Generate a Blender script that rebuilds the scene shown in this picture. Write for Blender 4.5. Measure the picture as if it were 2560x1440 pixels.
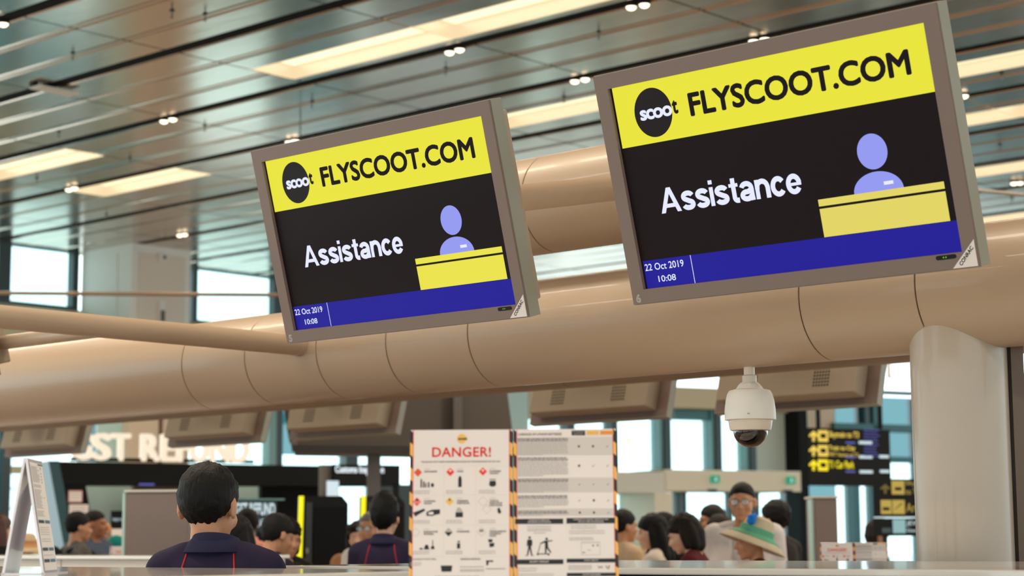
import bpy, bmesh, math, random
import numpy as np
from math import sin, cos, pi, radians, tan, atan2
from mathutils import Matrix, Vector, Euler

# ------------------------------------------------------------------ clear
for o in list(bpy.data.objects):
    bpy.data.objects.remove(o, do_unlink=True)
SC = bpy.context.scene
COL = SC.collection
random.seed(7)
RNG = np.random.RandomState(5)

# ------------------------------------------------------------------ camera
F_PX, PITCH, ROLL, YAW, HC = 4727.76, .133, -.006, .7358, 1.42
_cy, _sy = cos(YAW), sin(YAW)
_w = np.array([-_sy*cos(PITCH), _cy*cos(PITCH), sin(PITCH)])
_rt = np.array([_cy, _sy, 0.0])
_up = np.cross(_rt, _w)
CAMR = np.array([_rt*cos(ROLL)+_up*sin(ROLL), -_rt*sin(ROLL)+_up*cos(ROLL), _w])
CAMP = np.array([0, 0, HC])
cam_d = bpy.data.cameras.new('camera')
cam_o = bpy.data.objects.new('camera', cam_d)
COL.objects.link(cam_o)
SC.camera = cam_o
m = Matrix.Identity(4)
for i in range(3):
    m[i][0], m[i][1], m[i][2], m[i][3] = CAMR[0][i], CAMR[1][i], -CAMR[2][i], CAMP[i]
cam_o.matrix_world = m
cam_d.sensor_width = 36
cam_d.lens = 36*F_PX/2560
cam_d.clip_end = 500
cam_d.dof.use_dof = True
cam_d.dof.focus_distance = 5.75
cam_d.dof.aperture_fstop = 3.9

# ------------------------------------------------------------------ world, light, exposure
wd = bpy.data.worlds.new('world')
SC.world = wd
wd.use_nodes = True
wb = wd.node_tree.nodes['Background']
wb.inputs[0].default_value = (.80, .97, 1.0, 1)
wb.inputs[1].default_value = 2.6
SC.view_settings.view_transform = 'Standard'
SC.view_settings.look = 'None'
SC.view_settings.gamma = 1
SC.view_settings.use_curve_mapping = False
SC.view_settings.exposure = 0.0
LAMP_POWER = 62.0            # each ceiling light trough

# ------------------------------------------------------------------ pixel helpers (2560 x 1440 frame)
def ray(x, y):
    return CAMR.T @ np.array([(x-1280)/F_PX, (720-y)/F_PX, 1.0])
def atY(x, y, Y):
    d = ray(x, y); return CAMP+d*Y/d[1]
def atX(x, y, X):
    d = ray(x, y); return CAMP+d*X/d[0]
def atZ(x, y, Z):
    d = ray(x, y); return CAMP+d*(Z-HC)/d[2]
def atD(x, y, D):
    return CAMP+ray(x, y)*D

# ------------------------------------------------------------------ materials
def lin(c):
    out = []
    for v in c:
        v = v/255
        out.append(v/12.92 if v <= .04045 else ((v+.055)/1.055)**2.4)
    return tuple(out)+(1,)
MATS = {}
def mat(name, rgb=(128, 128, 128), rough=.5, metal=0, bump=0, bscale=40, var=0, vscale=6, coat=0, spec=.5, bdist=.01, stretch=None):
    if name in MATS:
        return MATS[name]
    M = bpy.data.materials.new(name); M.use_nodes = True
    nt = M.node_tree; b = nt.nodes['Principled BSDF']
    b.inputs['Base Color'].default_value = lin(rgb)
    b.inputs['Roughness'].default_value = rough
    b.inputs['Metallic'].default_value = metal
    b.inputs['Specular IOR Level'].default_value = spec
    b.inputs['Coat Weight'].default_value = coat
    tc = nt.nodes.new('ShaderNodeTexCoord')
    mp = nt.nodes.new('ShaderNodeMapping')
    nt.links.new(tc.outputs['Object'], mp.inputs['Vector'])
    if stretch:
        mp.inputs['Scale'].default_value = stretch
    if var:
        n = nt.nodes.new('ShaderNodeTexNoise'); n.inputs['Scale'].default_value = vscale
        n.inputs['Detail'].default_value = 4
        nt.links.new(mp.outputs[0], n.inputs['Vector'])
        r = nt.nodes.new('ShaderNodeValToRGB')
        c = lin(rgb)
        r.color_ramp.elements[0].position = .3; r.color_ramp.elements[1].position = .7
        r.color_ramp.elements[0].color = tuple(min(1, v*(1-var)) for v in c[:3])+(1,)
        r.color_ramp.elements[1].color = tuple(min(1, v*(1+var)) for v in c[:3])+(1,)
        nt.links.new(n.outputs['Fac'], r.inputs['Fac'])
        nt.links.new(r.outputs['Color'], b.inputs['Base Color'])
    if bump:
        n = nt.nodes.new('ShaderNodeTexNoise'); n.inputs['Scale'].default_value = bscale
        n.inputs['Detail'].default_value = 3
        nt.links.new(mp.outputs[0], n.inputs['Vector'])
        bp = nt.nodes.new('ShaderNodeBump'); bp.inputs['Strength'].default_value = bump
        bp.inputs['Distance'].default_value = bdist
        nt.links.new(n.outputs['Fac'], bp.inputs['Height'])
        nt.links.new(bp.outputs[0], b.inputs['Normal'])
    MATS[name] = M
    return M
def emi(name, rgb, strength=1.0):
    if name in MATS:
        return MATS[name]
    M = bpy.data.materials.new(name); M.use_nodes = True
    b = M.node_tree.nodes['Principled BSDF']
    b.inputs['Base Color'].default_value = (0, 0, 0, 1)
    b.inputs['Specular IOR Level'].default_value = .15
    b.inputs['Roughness'].default_value = .45
    b.inputs['Emission Color'].default_value = lin(rgb)
    b.inputs['Emission Strength'].default_value = strength
    MATS[name] = M
    return M
def glass(name, tint, gloss=.07, rough=.02):
    M = bpy.data.materials.new(name); M.use_nodes = True
    nt = M.node_tree; nt.nodes.clear()
    out = nt.nodes.new('ShaderNodeOutputMaterial'); mx = nt.nodes.new('ShaderNodeMixShader')
    tr = nt.nodes.new('ShaderNodeBsdfTransparent'); gl = nt.nodes.new('ShaderNodeBsdfGlossy')
    tr.inputs[0].default_value = lin(tint); gl.inputs['Roughness'].default_value = rough
    mx.inputs[0].default_value = gloss
    nt.links.new(tr.outputs[0], mx.inputs[1]); nt.links.new(gl.outputs[0], mx.inputs[2])
    nt.links.new(mx.outputs[0], out.inputs[0])
    MATS[name] = M
    return M

M_ALU = mat('ceiling_aluminium', (196, 176, 158), .2, 1.0, bump=.13, bscale=1.1, bdist=.05, stretch=(.45, 1.6, 1))
M_DARK = mat('dark_groove', (20, 19, 18), .9, spec=.1)
M_BEIGE = mat('beige_tube_paint', (184, 161, 137), .38, bump=.05, bscale=900, bdist=.002, coat=.15)
M_BEIGE2 = mat('beige_column_paint', (184, 169, 152), .36, coat=.2)
M_BEZEL = mat('taupe_bezel', (128, 110, 102), .5, bump=.08, bscale=700, bdist=.002)
M_HOUSE = mat('grey_green_housing', (150, 150, 138), .45)
M_BOX = mat('beige_steel_box', (172, 158, 138), .5)
M_HOLE = mat('vent_black', (20, 18, 16), .9)
M_WHITE = mat('white_plastic', (232, 226, 218), .4)
M_CREAM = mat('cream_plastic', (222, 208, 190), .35, coat=.3)
M_BLACK = mat('black_plastic', (15, 14, 15), .55, spec=.3)
M_GLOSSBLACK = mat('black_glass', (10, 9, 9), .06, coat=1)
M_COUNTER = mat('white_counter_top', (226, 222, 216), .12, coat=.5)
M_CFRONT = mat('cream_counter_front', (224, 212, 200), .45)
M_NAVY = mat('navy_counter_front', (26, 28, 44), .45)
M_FLOOR = mat('carpet_floor', (150, 126, 106), .85, bump=.3, bscale=300, var=.25, vscale=2.5)
M_TAUPE = mat('taupe_panel', (128, 112, 106), .55, bump=.05, bscale=500)
M_STEELD = mat('dark_teal_frame', (44, 62, 66), .4)
M_TEALP = mat('teal_frame_light', (118, 160, 162), .4)
M_WALLW = mat('pale_wall', (214, 210, 196), .6)
M_WALLB = mat('beige_wall', (205, 190, 160), .6)
M_BULK = mat('grey_green_bulkhead', (170, 166, 138), .6)
M_CONC = mat('dark_grey_housing', (92, 84, 76), .55)
M_BLK2 = mat('black_fascia', (12, 13, 14), .7, spec=.2)
M_TEALD = mat('deep_teal_side', (22, 66, 74), .35)
M_PANELT = mat('pale_teal_panel', (188, 218, 214), .5)
M_GLASS = glass('pane_glass', (238, 250, 249))
M_GLASST = glass('teal_glass', (92, 156, 162), .12)
M_PAPER = mat('poster_paper', (236, 226, 222), .55)
M_PAPER2 = mat('poster_grey_row', (212, 203, 198), .55)
M_INK = mat('ink_black', (28, 26, 32), .5)
M_GREYINK = mat('ink_grey', (184, 176, 172), .5)
M_RED = mat('ink_red', (246, 48, 34), .5)
M_ORANGE = mat('ink_orange', (240, 166, 80), .5)
M_YEL = mat('ink_yellow', (244, 196, 96), .5)
M_HAZY = mat('hazard_yellow', (246, 186, 92), .5)
M_LINE = mat('ink_line', (206, 198, 194), .5)
M_ACRYL = mat('white_acrylic_edge', (236, 232, 238), .15, coat=.5)
M_SKY_Y = emi('screen_yellow', (233, 228, 58), 1)
M_SCR_DARK = emi('screen_black', (20, 11, 12), 1)
M_SCR_BLUE = emi('screen_blue', (30, 26, 150), 1)
M_SCR_LAV = emi('screen_lavender', (148, 154, 240), 1)
M_SCR_WHITE = emi('screen_white', (226, 230, 255), 1.05)
M_SCR_DESK = emi('screen_desk_yellow', (226, 212, 100), 1)
M_SCR_INK = emi('screen_ink', (30, 24, 24), 1)
M_DIFF = emi('warm_diffuser', (255, 238, 196), 1.35)
M_TROUGH = emi('warm_trough_side', (255, 226, 176), .95)
M_SPOT = emi('spot_lens', (255, 236, 204), 4.0)
M_LETTER = emi('sign_letter_warm', (255, 236, 208), 1.0)
M_SIGNY = emi('sign_yellow', (246, 212, 92), 1.0)
M_SIGNY2 = emi('sign_yellow_bright', (250, 228, 40), 1.1)
M_SIGNW = emi('sign_white', (214, 232, 236), 1.0)
M_SIGNB = emi('sign_lilac', (110, 112, 200), .8)
M_STRIP = emi('yellow_led_strip', (244, 232, 30), 1.2)
M_GREEN = emi('exit_green', (30, 150, 110), 1.0)
M_LED = emi('led_green', (120, 190, 60), 1.0)

# ------------------------------------------------------------------ mesh builder
class MB:
    def __init__(s):
        s.v = []; s.f = []; s.mi = []
    def add(s, vs, fs, mi=0):
        b = len(s.v)
        s.v += [tuple(map(float, v)) for v in vs]
        s.f += [tuple(b+i for i in f) for f in fs]
        s.mi += [mi]*len(fs)
        return s
    def box(s, x0, x1, y0, y1, z0, z1, mi=0):
        vs = [(x, y, z) for z in (z0, z1) for y in (y0, y1) for x in (x0, x1)]
        return s.add(vs, [(0, 2, 3, 1), (4, 5, 7, 6), (0, 1, 5, 4), (2, 6, 7, 3), (0, 4, 6, 2), (1, 3, 7, 5)], mi)
    def prism(s, pts, y0, y1, mi=0):          # pts (x,z) extruded along y
        n = len(pts)
        vs = [(x, y0, z) for x, z in pts]+[(x, y1, z) for x, z in pts]
        fs = [tuple(range(n)), tuple(range(2*n-1, n-1, -1))]
        fs += [(i, i+n, (i+1) % n+n, (i+1) % n) for i in range(n)]
        return s.add(vs, fs, mi)
    def rings(s, rings, cap=True, mi=0):
        n = len(rings[0]); vs = [p for r in rings for p in r]; fs = []
        for k in range(len(rings)-1):
            for i in range(n):
                a, b = k*n+i, k*n+(i+1) % n
                fs.append((a, b, b+n, a+n))
        if cap:
            fs.append(tuple(range(n-1, -1, -1))); fs.append(tuple(range((len(rings)-1)*n, len(rings)*n)))
        return s.add(vs, fs, mi)
    def ell(s, c, r, R=None, nu=16, nv=10, mi=0):
        rg = []
        for j in range(nv+1):
            t = pi*(j+.02 if j == 0 else j-.02 if j == nv else j)/nv
            row = []
            for i in range(nu):
                a = 2*pi*i/nu
                p = Vector((r[0]*sin(t)*cos(a), r[1]*sin(t)*sin(a), -r[2]*cos(t)))
                if R is not None:
                    p = R @ p
                row.append((p.x+c[0], p.y+c[1], p.z+c[2]))
            rg.append(row)
        return s.rings(rg, True, mi)
    def tube(s, pts, rad, n=12, caps=True, mi=0):
        pts = [Vector(p) for p in pts]
        if not hasattr(rad, '__len__'):
            rad = [rad]*len(pts)
        T = []
        for i in range(len(pts)):
            d = pts[min(i+1, len(pts)-1)]-pts[max(i-1, 0)]
            T.append(d.normalized())
        ref = Vector((0, 0, 1)) if abs(T[0].z) < .9 else Vector((1, 0, 0))
        u = T[0].cross(ref).normalized(); rg = []
        def ring(p, u, v, r):
            return [tuple(p+u*(r*cos(2*pi*i/n))+v*(r*sin(2*pi*i/n))) for i in range(n)]
        for i, p in enumerate(pts):
            u = (u-T[i]*u.dot(T[i])).normalized(); v = T[i].cross(u)
            if i == 0 and caps == 'round':
                for k in (.15, .5, .85):
                    rg.append(ring(p-T[0]*rad[0]*cos(k*pi/2), u, v, rad[0]*sin(k*pi/2)))
            rg.append(ring(p, u, v, rad[i]))
            if i == len(pts)-1 and caps == 'round':
                for k in (.85, .5, .15):
                    rg.append(ring(p+T[i]*rad[i]*cos(k*pi/2), u, v, rad[i]*sin(k*pi/2)))
        return s.rings(rg, True, mi)
    def lathe(s, prof, n=24, mi=0):           # prof: (r, z) bottom to top
        return s.rings([[(r*cos(2*pi*i/n), r*sin(2*pi*i/n), z) for i in range(n)] for r, z in prof], True, mi)
    def disc(s, cx, y, cz, r, n=20, rz=None, mi=0):
        rz = rz or r
        return s.add([(cx+r*cos(2*pi*i/n), y, cz+rz*sin(2*pi*i/n)) for i in range(n)], [tuple(range(n))], mi)
    def rect(s, x0, z0, x1, z1, y, mi=0):
        return s.add([(x0, y, z0), (x1, y, z0), (x1, y, z1), (x0, y, z1)], [(0, 1, 2, 3)], mi)
    def poly(s, pts, y, mi=0):
        return s.add([(x, y, z) for x, z in pts], [tuple(range(len(pts)))], mi)
    def mesh(s, name, mats, smooth=False, bevel=0, bseg=2, recalc=True, angle=40):
        me = bpy.data.meshes.new(name)
        me.from_pydata(s.v, [], s.f)
        for M in (mats if isinstance(mats, (list, tuple)) else [mats]):
            me.materials.append(M)
        me.polygons.foreach_set('material_index', s.mi)
        bm = bmesh.new(); bm.from_mesh(me)
        if recalc:
            bmesh.ops.recalc_face_normals(bm, faces=bm.faces)
        if bevel:
            bmesh.ops.bevel(bm, geom=[e for e in bm.edges], offset=bevel, segments=bseg, affect='EDGES', profile=.5)
        if smooth:
            lim = radians(angle)
            for f in bm.faces:
                f.smooth = True
            for e in bm.edges:
                if len(e.link_faces) == 2 and e.calc_face_angle(0) > lim:
                    e.smooth = False
        bm.to_mesh(me); bm.free()
        return me
    def build(s, name, mats, parent=None, **k):
        return link(name, s.mesh(name, mats, **k), parent)

def link(name, me, parent=None):
    o = bpy.data.objects.new(name, me); COL.objects.link(o)
    if parent is not None:
        o.parent = parent
    return o
def tag(o, label=None, cat=None, group=None, kind=None):
    if label: o['label'] = label
    if cat: o['category'] = cat
    if group: o['group'] = group
    if kind: o['kind'] = kind
    return o
def thing(name, label, cat, loc=(0, 0, 0), rot=(0, 0, 0), group=None):
    o = bpy.data.objects.new(name, None); COL.objects.link(o)
    o.location = loc; o.rotation_euler = rot; o.empty_display_size = .1
    return tag(o, label, cat, group)
def copy_tree(o, parent=None):
    c = o.copy(); COL.objects.link(c); c.parent = parent
    for ch in list(o.children):
        copy_tree(ch, c)
    return c

# ------------------------------------------------------------------ lettering
_tc = {}
def text_raw(s, off=0.0, spacing=1.0):
    key = (s, off, spacing)
    if key in _tc:
        return _tc[key]
    cu = bpy.data.curves.new('lettering', 'FONT'); cu.body = s; cu.size = 1
    cu.space_character = spacing; cu.resolution_u = 4; cu.fill_mode = 'FRONT'
    o = bpy.data.objects.new('lettering', cu); COL.objects.link(o)
    dg = bpy.context.evaluated_depsgraph_get(); dg.update()
    me = bpy.data.meshes.new_from_object(o.evaluated_get(dg))
    v = np.array([x.co[:] for x in me.vertices]); f = [tuple(p.vertices) for p in me.polygons]
    bpy.data.objects.remove(o); bpy.data.curves.remove(cu); bpy.data.meshes.remove(me)
    if off:                                   # heavier strokes: shifted copies of the same outlines
        V, Fs = [v], list(f)
        for i in range(8):
            a = pi/4*i
            Fs += [tuple(q+len(v)*(i+1) for q in p) for p in f]; V.append(v+np.array([off*cos(a), off*sin(a), 0]))
        v, f = np.concatenate(V), Fs
    _tc[key] = (v, f)
    return v, f
def add_text(mb, s, x0, z0, x1, z1, y, mi=0, off=0.0, spacing=1.0, keep=False, align='c'):
    v, f = text_raw(s, off, spacing)
    lo, hi = v.min(0), v.max(0); w, h = hi[0]-lo[0], hi[1]-lo[1]
    sx, sz = (x1-x0)/w, (z1-z0)/h
    if keep:
        k = min(sx, sz); sx = sz = k
        if align == 'c': x0 = (x0+x1-w*k)/2
        z0 = (z0+z1-h*k)/2
    mb.add([((p[0]-lo[0])*sx+x0, y, (p[1]-lo[1])*sz+z0) for p in v], f, mi)
def build_split(mb, name, mats, parent):      # one object for each printed shape
    for f, mi in zip(mb.f, mb.mi):
        q = MB(); q.add([mb.v[i] for i in f], [tuple(range(len(f)))]); q.build(name, mats[mi], parent, recalc=False)
def lettering(name, s, x0, z0, x1, z1, y, M, parent, **k):
    mb = MB(); add_text(mb, s, x0, z0, x1, z1, y, **k)
    return mb.build(name, M, parent, recalc=False)
def add_words(mb, x0, x1, z, h, y, mi=0, fill=1.0, rnd=random):   # a line of unreadably small print as word-long bars
    x = x0; end = x0+(x1-x0)*fill
    while x < end-h:
        w = min(end-x, h*rnd.uniform(1.2, 4.5))
        mb.rect(x, z, x+w, z+h, y, mi); x += w+h*.55

# ================================================================== STRUCTURE
H_C = 5.92
fl = MB(); fl.box(-24.8, 26, -22, 33, -.12, 0)
tag(fl.build('floor', M_FLOOR), kind='structure')
PX0, PXS = -9.35, 2.19           # panel joints along X
GY0, GYS = 8.83, 1.6714          # grooves between the panel rows
cl = MB(); cl.box(-24.8, 26, -22, 33, 6.12, 6.3)
CEIL = tag(cl.build('ceiling', M_DARK), kind='structure')
PROF = [(.10, .03), (.108, .008), (.13, 0), (.53, 0), (.55, .009), (.575, .003), (.605, .003), (.63, .009), (.65, 0),
        (1.10, 0), (1.12, .009), (1.145, .003), (1.175, .003), (1.2, .009), (1.22, 0), (1.60, 0), (1.62, .008), (1.628, .03)]
def prof_z(y):
    for (a, za), (b, zb) in zip(PROF, PROF[1:]):
        if a <= y <= b:
            return za+(zb-za)*(y-a)/(b-a)
    return 0
_pm = {}
def panel_mesh(ya, yb):
    key = (round(ya, 3), round(yb, 3))
    if key in _pm:
        return _pm[key]
    pts = [(ya, prof_z(ya))]+[p for p in PROF if ya < p[0] < yb]+[(yb, prof_z(yb))]
    mb = MB(); L = PXS-.022; n = len(pts)
    vs = [(0, y, z) for y, z in pts]+[(L, y, z) for y, z in pts]+[(0, y, z+.02) for y, z in pts]+[(L, y, z+.02) for y, z in pts]
    fs = []
    for i in range(n-1):
        fs += [(i, i+1, n+i+1, n+i), (2*n+i, 3*n+i, 3*n+i+1, 2*n+i+1), (i, 2*n+i, 2*n+i+1, i+1), (n+i, n+i+1, 3*n+i+1, 3*n+i)]
    fs += [(0, n, 3*n, 2*n), (n-1, 3*n-1, 4*n-1, 2*n-1)]
    mb.add(vs, fs)
    _pm[key] = mb.mesh('ceiling_panel', M_ALU)
    return _pm[key]
# light troughs: (row, y offset in the row, first joint index, number of modules); joint k lies at PX0 + k*PXS
TROUGHS = [(1, .95, -2, 5), (2, .2, -7, 3), (3, .11, -5, 1), (3, .72, -2, 2), (4, .4, 0, 4), (5, .77, -1, 5), (9, .2, -2, 5), (-1, 1.0, -4, 2),
           (-3, .95, -1, 4), (-5, .4, -2, 4), (-5, .4, 4, 4), (-8, .9, -2, 4), (-8, .9, 3, 3), (0, .4, 5, 4), (-11, .6, 0, 4), (6, .4, 6, 4), (7, .2, -2, 2), (-2, .4, 6, 3)]  # further troughs, mostly out of view, added in a guessed pattern to light the hall
TW = .55
lit = {}
for row, yo, k0, n in TROUGHS:
    for k in range(k0, k0+n):
        lit[(row, k)] = yo
field = MB()
for row in range(-13, 15):
    for k in range(-7, 12):
        vis = -1 <= row <= 12 and k <= 4
        x = PX0+k*PXS; y = GY0+row*GYS
        if (row, k) in lit:
            yo = lit[(row, k)]
            spans = [(PROF[0][0], yo), (yo+TW, PROF[-1][0])]
        else:
            spans = [(PROF[0][0], PROF[-1][0])]
        for a, b in spans:
            if b-a < .02:
                continue
            if vis:
                o = link('ceiling_panel', panel_mesh(a, b), CEIL); o.location = (x, y, H_C)
            else:
                field.box(x, x+PXS-.012, y+a, y+b, H_C, H_C+.02)
for row in range(-13, 16):
    y = GY0+row*GYS; g = MB(); g.box(-24.7, 16.8, y-.043, y+.10, H_C+.006, H_C+.2); g.build('groove_strip', M_DARK, CEIL)
tag(field.build('ceiling_panel_field', M_ALU, CEIL), kind='stuff')

# ---- ceiling light modules
L = PXS-.012
mb = MB(); mb.box(0, L, 0, TW, .135, .15)
me_diff = mb.mesh('diffuser', M_DIFF)
mb = MB()
mb.box(0, L, 0, .012, 0, .135); mb.box(0, L, TW-.012, TW, 0, .135); mb.box(0, .012, .012, TW-.012, 0, .135); mb.box(L-.012, L, .012, TW-.012, 0, .135)
me_side = mb.mesh('trough_side', M_TROUGH)
ld = bpy.data.lights.new('trough_lamp', 'AREA'); ld.shape = 'RECTANGLE'; ld.size = L*.95; ld.size_y = TW*.85
ld.energy = LAMP_POWER; ld.color = (1.0, .86, .68)
for row, yo, k0, n in TROUGHS:
    for k in range(k0, k0+n):
        t = thing('ceiling_light', 'long recessed ceiling light trough glowing warm yellow between the metal panels', 'ceiling light',
                  (PX0+k*PXS, GY0+row*GYS+yo, H_C), group='recessed light troughs in the metal ceiling')
        link('diffuser', me_diff, t); link('trough_side', me_side, t)
        lo = bpy.data.objects.new('lamp', ld); COL.objects.link(lo); lo.parent = t; lo.location = (L/2, TW/2, .125)

# ---- spotlights in the grooves
mb = MB(); mb.lathe([(.052, 0), (.055, .015), (.05, .11)], 18); me_sh = mb.mesh('spot_housing', M_BLACK, smooth=True)
mb = MB(); mb.lathe([(.012, -.026), (.032, -.018), (.044, 0), (.044, .006)], 18); me_sl = mb.mesh('spot_lens', M_SPOT, smooth=True)
SPOTS = [(410, 303), (432, 298), (1124, 131), (1149, 124), (1578, 18), (1611, 12), (1437, 203), (1463, 198), (8, 60), (172, 474), (186, 470),
         (723, 355), (738, 352), (1884, 103), (1912, 98), (2410, 240), (2535, 458), (2550, 457), (449, 588), (462, 586)]
for x, y in SPOTS:
    P = atZ(x, y, H_C-.02)
    t = thing('ceiling_spotlight', 'small round black downlight with bright lens in a dark ceiling groove', 'spotlight', P, group='twin downlights in the ceiling grooves')
    link('spot_housing', me_sh, t).location = (0, 0, .0); link('spot_lens', me_sl, t)
    sd = bpy.data.lights.new('spot_lamp', 'SPOT'); sd.energy = 25; sd.spot_size = radians(70); sd.color = (1, .85, .66); sd.shadow_soft_size = .04
    so = bpy.data.objects.new('lamp', sd); COL.objects.link(so); so.parent = t; so.location = (0, 0, -.04)
# ---- sprinklers
mb = MB(); mb.lathe([(.03, 0), (.03, .006), (.011, .008), (.011, .09), (.04, .094), (.04, .1)], 12); me_sp = mb.mesh('sprinkler_head', mat('sprinkler_steel', (70, 74, 74), .35, .8), smooth=True)
mb = MB(); mb.lathe([(.045, .094), (.045, .104)], 14); me_pl = mb.mesh('ceiling_plate', M_BLACK)
for x, y in [(182, 145), (513, 48), (512, 325), (1115, 183), (780, 265), (1497, 93), (1410, 253), (325, 405), (147, 340), (92, 455), (266, 545), (430, 40), (2505, 195), (2500, 372), (2530, 505)]:
    P = atZ(x, y, H_C-.05); P[2] = H_C-.098
    t = thing('sprinkler', 'small steel fire sprinkler hanging from a ceiling panel', 'sprinkler', P, group='sprinklers under the metal ceiling')
    link('sprinkler_head', me_sp, t); link('ceiling_plate', me_pl, t)
    t.scale = (.5, .5, .62); t.location.z = H_C-.065
# ---- small bracket across a groove
P = atZ(95, 218, H_C-.03)
t = thing('ceiling_bracket', 'pale metal bracket bridging a dark ceiling groove', 'bracket', P)
mb = MB(); mb.box(-.06, .12, -.06, .42, -.02, .0); mb.build('bracket_plate', M_WALLW, t, bevel=.004)
mb = MB(); mb.box(-.06, .0, -.06, 0, 0, .1); mb.build('bracket_foot', M_BLACK, t)

# ---- left wall with clerestory windows
XW = -24.5
SILL = 5.0
wl = MB(); wl.box(XW-.3, XW, 2, 27, 3.95, SILL); wl.box(XW-.3, XW, 2, 27, 5.92, 6.12)
WL = tag(wl.build('wall_left', M_BULK), kind='structure')
def yw(x, y=680): return float(atX(x, y, XW)[1])
pier0, pier1 = yw(205, 650), None
Yp = yw(205, 650); Xf = float(atY(330, 650, Yp)[0]); Yp2 = float(atX(476, 700, Xf)[1])
pz = 7
pm = MB(); pm.box(XW, Xf, Yp, Yp2, 0, 6.12)
PIL = tag(pm.build('wall_pier', mat('pier_white', (234, 230, 222), .55), None, bevel=.01), kind='structure')
mb = MB(); mb.box(Xf, Xf+.015, Yp+.12, Yp2-.12, 3, 5.8); mb.build('pier_panel', mat('pier_panel_beige', (226, 212, 196), .55), PIL)
mb = MB(); mb.box(XW+.05, Xf-.35, Yp-.012, Yp, 3, 5.8); mb.build('pier_panel', mat('pier_white'), PIL)
def on_pier(x, y): return atX(x, y, Xf+.015)
a, b = on_pier(396, 633), on_pier(413, 655)
t = thing('wall_speaker', 'small white wall speaker with round grille high on the beige pier', 'speaker', ((a+b)/2))
mb = MB(); mb.box(0, .06, -(b[1]-a[1])/2, (b[1]-a[1])/2, -(a[2]-b[2])/2, (a[2]-b[2])/2); mb.build('speaker_case', M_WHITE, t, bevel=.012)
mb = MB(); mb.ell((.06, .01, 0), (.012, .03, .035)); mb.build('grille', M_CONC, t)
a, b = on_pier(396, 752), on_pier(408, 806)
t = thing('wall_fitting', 'tall narrow wall box with white top and dark lower half', 'wall fitting', ((a+b)/2))
w_, h_ = (b[1]-a[1])/2, (a[2]-b[2])/2
mb = MB(); mb.box(0, .05, -w_, w_, -h_, h_); mb.build('case', M_WHITE, t, bevel=.006)
mb = MB(); mb.box(.05, .056, -w_*.8, w_*.8, -h_*.95, h_*.1); mb.build('dark_cover', M_CONC, t)
wn = 0
def wall_window(ya, yb, z0=SILL, z1=5.92):
    global wn
    wn += 1
    w = bpy.data.objects.new('window_%d' % wn, None); COL.objects.link(w); tag(w, kind='structure'); w.location = (XW-.12, (ya+yb)/2, z0)
    hw = (yb-ya)/2; h = z1-z0
    f = MB(); f.box(-.05, .1, -hw, -hw+.11, 0, h); f.box(-.05, .1, hw-.11, hw, 0, h); f.box(-.05, .1, -hw+.11, hw-.11, 0, .05); f.box(-.05, .1, -hw+.11, hw-.11, h-.02, h)
    f.build('window_frame', M_STEELD, w)
    g = MB(); g.box(-.01, .01, -hw+.11, hw-.11, .05, h-.02); g.build('pane', M_GLASS, w)
e1, e2 = yw(14), yw(200)
wl_w = e2-e1
wall_window(e1-wl_w, e1); wall_window(e1, e2); 
f1 = yw(484, 700); f2 = yw(700, 730)
wall_window(f1, f2)
for k in range(1, 3): wall_window(f2+(k-1)*3.2, f2+k*3.2)
for k in range(1, 3): wall_window(e1-wl_w-k*3.2, e1-wl_w-(k-1)*3.2)
# sloped bulkhead ledge below the clerestory
bk = MB()
for y0_, y1_ in ((2, Yp), (Yp2, 27)):
    bk.rings([[(XW, y, 3.95), (XW+1.3, y, 3.95), (XW+1.3, y, 4.72), (XW, y, 4.98)] for y in (y0_, y1_)])
tag(bk.build('trim_1', M_BULK), kind='structure')

# ---- pixel-placed frames facing the hall
class Frame:
    def __init__(s, x, D, ang=None, y=1352):
        P = atD(x, y, D); s.o = np.array([P[0], P[1], 0.0])
        s.a = ang if ang is not None else YAW
        s.u = np.array([cos(s.a), sin(s.a), 0]); s.n = np.array([-sin(s.a), cos(s.a), 0])
    def L(s, px, py, dy=0.0):
        d = ray(px, py); k = (s.n @ (s.o+s.n*dy-CAMP))/(s.n @ d); P = CAMP+d*k-s.o
        return float(P @ s.u), float(P[2])
    def R(s, x0, y0, x1, y1, dy=0.0):     # pixel rectangle -> local (x0, z0, x1, z1)
        a = s.L(x0, (y0+y1)/2, dy)[0]; b = s.L(x1, (y0+y1)/2, dy)[0]
        t = s.L((x0+x1)/2, y0, dy)[1]; u = s.L((x0+x1)/2, y1, dy)[1]
        return a, u, b, t
    def box(s, name, M, parent, x0, y0, x1, y1, d0, d1, floor=False, top=None, bevel=0):
        a, z0, b, z1 = s.R(x0, y0, x1, y1, d0)
        if floor: z0 = 0
        if top: z1 = top
        mb = MB(); mb.box(a, b, d0, d1, z0, z1)
        return mb.build(name, M, parent, bevel=bevel)
    def poly(s, name, M, parent, pts, d0, d1):
        mb = MB(); mb.prism([s.L(x, y, d0) for x, y in pts], d0, d1)
        return mb.build(name, M, parent)
    def rot(s): return (0, 0, s.a)
BGA = radians(70.7)
BG = Frame(1280, 30, BGA)
WB = bpy.data.objects.new('wall_back', None); COL.objects.link(WB); WB.location = BG.o; WB.rotation_euler = BG.rot(); tag(WB, kind='structure')
TOPB = 3.95
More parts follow.
